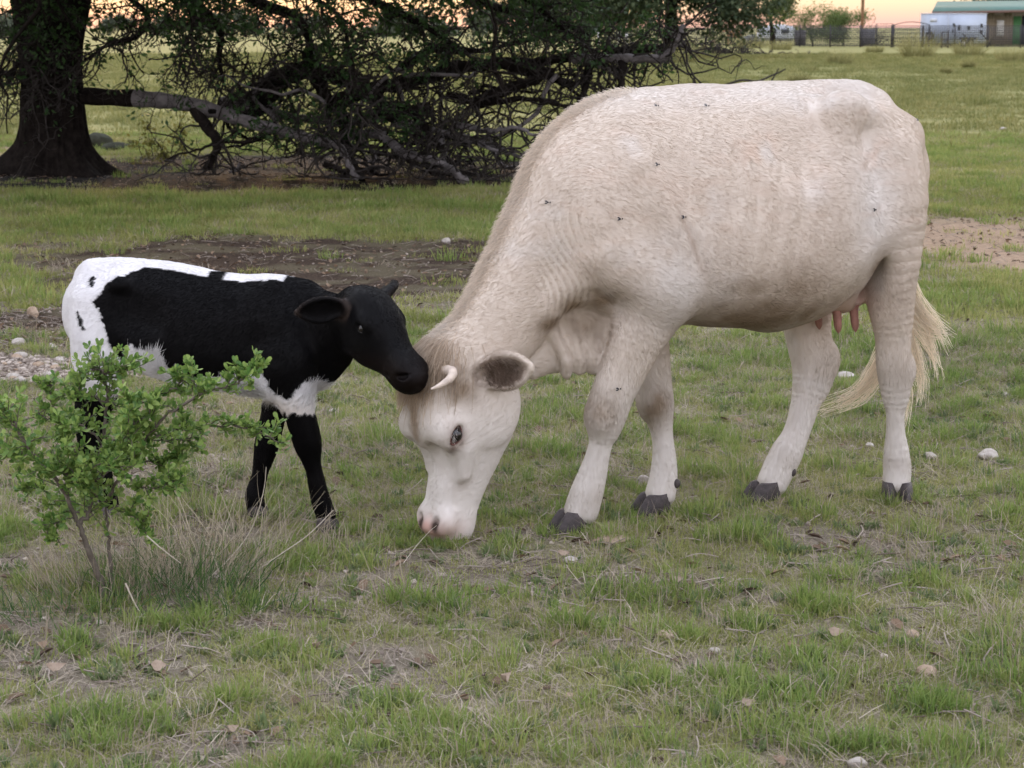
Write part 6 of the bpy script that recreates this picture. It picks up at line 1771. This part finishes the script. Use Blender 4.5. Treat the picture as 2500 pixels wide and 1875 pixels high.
def fallen_leaf(u, v, L, w, rz, curl, label):
    n = 7; t = np.linspace(0, 1, n); hw = np.sin(np.pi * t ** .85) ** .8 * w / 2
    hw = hw * (1 + .12 * np.cos(t * 20)); hw[-1] = hw[0] = .0006
    V = np.concatenate([np.stack([(t - .5) * L, s * hw, curl * (t - .5) ** 2 * L * 3 + .6 * curl * np.abs(s) * hw + .006], 1) for s in (-1, 0, 1)])
    i = np.arange(n - 1); F = np.vstack([np.stack([i + a * n, i + a * n + 1, i + (a + 1) * n + 1, i + (a + 1) * n], 1) for a in (0, 1)])
    V = np.vstack([V, V + [0, 0, .0008]]); F = np.vstack([F[:, ::-1], F + 3 * n])
    o = mesh_np('fallen_leaf', V, F, m_oleaf, None, smooth=True)
    p = _gnd(u, v); o.location = (p[0], p[1], float(ground_z(p[:1], p[1:2])[0]) + .018); o.rotation_euler = (.75, .1, rz)
    tag(o, label, 'leaf', 'fallen leaves on the turf')


for a in ((386, 1632, .036, .030, .2, .3, 'round pinkish-tan fallen leaf on the straw patch in front of the bush'), (1645, 1432, .040, .022, .4, .5, 'orange-tan curled leaf below the cow\'s fore hooves'), (2040, 1556, .036, .026, -.3, .4, 'pale upturned leaf in the bare patch on the right'),
          (1222, 1670, .046, .024, 1.3, .6, 'buff leaf standing beside the big tuft in the lower middle'), (760, 1592, .040, .016, 1.9, .7, 'rusty brown curled leaf in the turf right of the bush'), (130, 1640, .05, .024, .6, .4, 'tan leaf in the grass at lower left'),
          (1375, 1365, .034, .018, 0., .4, 'brown leaf close by the cow\'s near fore hoof'), (560, 1790, .03, .018, .8, .5, 'yellowish leaf near the bottom left'), (1820, 1735, .034, .02, .3, .5, 'pale leaf in the turf at lower right of centre')):
    fallen_leaf(*a)

# pale weed clumps far out in the field
g_weed = leaf_mat('pale_weed', (.17, .17, .065), (.34, .32, .14), .4, .7)
for k, (u, v, w, h, lb) in enumerate(((2050, 158, 46, 40, 'pale yellow weed clump straight above the cow\'s hips'), (1830, 118, 70, 34, 'pale weed clump at the foot of the fence below the mesh panels'), (2240, 140, 60, 66, 'tall pale weed clump left below the white trailer'), (2365, 138, 56, 50, 'pale weed clump below the right end of the trailer'),
                                     (2470, 152, 60, 42, 'pale weed clump at the right edge under the barn'), (1668, 155, 50, 52, 'pale weed clump below the grey forked end of the limb'), (1905, 122, 44, 26, 'low pale weed clump before the white camper'), (2135, 128, 36, 20, 'low pale weed clump under the square gate'),
                                     (1980, 175, 16, 14, 'tiny weed tuft in the field above the cow\'s back'), (2310, 180, 20, 18, 'small weed tuft in mid field right of the cow\'s hips'), (2365, 168, 22, 26, 'thin weed tuft in the field below the trailer'), (1950, 205, 40, 30, 'pale weed by the dead branch behind the cow\'s back'))):
    p = _gnd(u, v); pm = CAM_F / p[1]
    o = dry_clump('weed_clump', tuple(p), 420, w / pm * .42, h / pm * .45, h / pm * 1.1, .35, 60 + k, lb, .022, g_weed)
    o['kind'] = 'thing'; o['category'] = 'weed'; o['group'] = 'pale weed clumps across the field'
# dead branches lying in the field beyond the cow's back
for rows, r, lb in (([(1770, 208, 52), (1810, 196, 52), (1850, 198, 52), (1880, 186, 52), (1900, 178, 52), (1918, 168, 52)], .035, 'crooked dead branch lying in the field behind the cow\'s back'), ([(1880, 202, 52), (1892, 184, 52), (1902, 166, 52)], .025, 'short dead stick standing next to the crooked branch')):
    o = stalk(rows, r, lb, 'dead_branch', m_twig); o['category'] = 'branch'; o['group'] = 'dead branches in the field'
_t = tag(empty('brush_heap', tuple(_gnd(1745, 133))), 'low heap of brown brush under the dark oak in mid field', 'brush heap')
_r = np.random.default_rng(55); _T = Tubes()
for _k in range(150):
    q = np.array([_r.normal() * 1.6, _r.normal() * .5, 0]); q[2] = max(.05, .75 * math.exp(-((q[0] + .8) / 1.5) ** 2) * _r.random())
    twigging(_r, _T, q, nrm(_r.normal(size=3) * [1, .6, .35]), _r.uniform(.5, 1.2), .035, 1, .3, (2, 3), -.05)
_T.build('twigs', m_twig, _t, 'stuff')

# flies on the cow's coat
_M = np.array(Matrix.Translation(COW_O) @ Matrix.Rotation(math.pi + COW_YAW, 4, 'Z'))
_W = COW_V @ _M[:3, :3].T + _M[:3, 3]; _WN = COW_N @ _M[:3, :3].T
_fly = None
for u, v, lb in ((1602, 403, 'big black fly on the cow\'s shoulder blade'), (1339, 494, 'black fly on the cow\'s neck just behind the mane'), (1514, 533, 'black fly on the cow\'s shoulder, lower than the big one'), (1667, 531, 'black fly at the top of the dark crease behind the cow\'s shoulder'), (1507, 948, 'black fly on the upper part of the cow\'s near fore leg'),
                 (1723, 261, 'black fly high on the cow\'s flank below the middle of the back'), (2236, 297, 'black fly on the edge of the cow\'s rump'), (2130, 513, 'black fly on the cow\'s thigh'), (1602, 260, 'black fly just under the cow\'s withers')):
    d = at(u, v, 6.0) - np.array([0, 0, CAM_H]); d = nrm(d)
    q = _W - np.array([0, 0, CAM_H]); t = q @ d
    off = np.linalg.norm(q - t[:, None] * d, axis=1) + (t - t.min()) * .01 + (_WN @ d > 0) * 1.0
    i = int(np.argmin(off)); n = Vector(_WN[i]); p = Vector(_W[i]) + n * .006
    if _fly is None:
        _fly = ball_mesh('fly', (0, 0, 0), (.0029, .0016, .0015), m_dark, None, 10, 7)
        h_ = ball_mesh('head', (.0068, 0, .0004), (.0020, .0026, .0022), m_dark, _fly, 8, 6)
        for s in (1, -1):
            mesh_np('wing', np.array([[.002, s * .001, .003], [-.004, s * .0055, .0036], [-.0095, s * .004, .0034], [-.006, s * .0008, .0036], [.002, s * .001, .0034], [-.004, s * .0055, .0040], [-.0095, s * .004, .0038], [-.006, s * .0008, .0040]]), np.array([[3, 2, 1, 0], [4, 5, 6, 7]]), m_glass, _fly)
        o = _fly
    else:
        o = _fly.copy(); link(o)
        for ch in list(_fly.children): c = ch.copy(); link(c, o)
    o.location = p; o.rotation_euler = n.to_track_quat('Z', 'Y').to_euler()
    tag(o, lb, 'fly', 'flies on the cow')
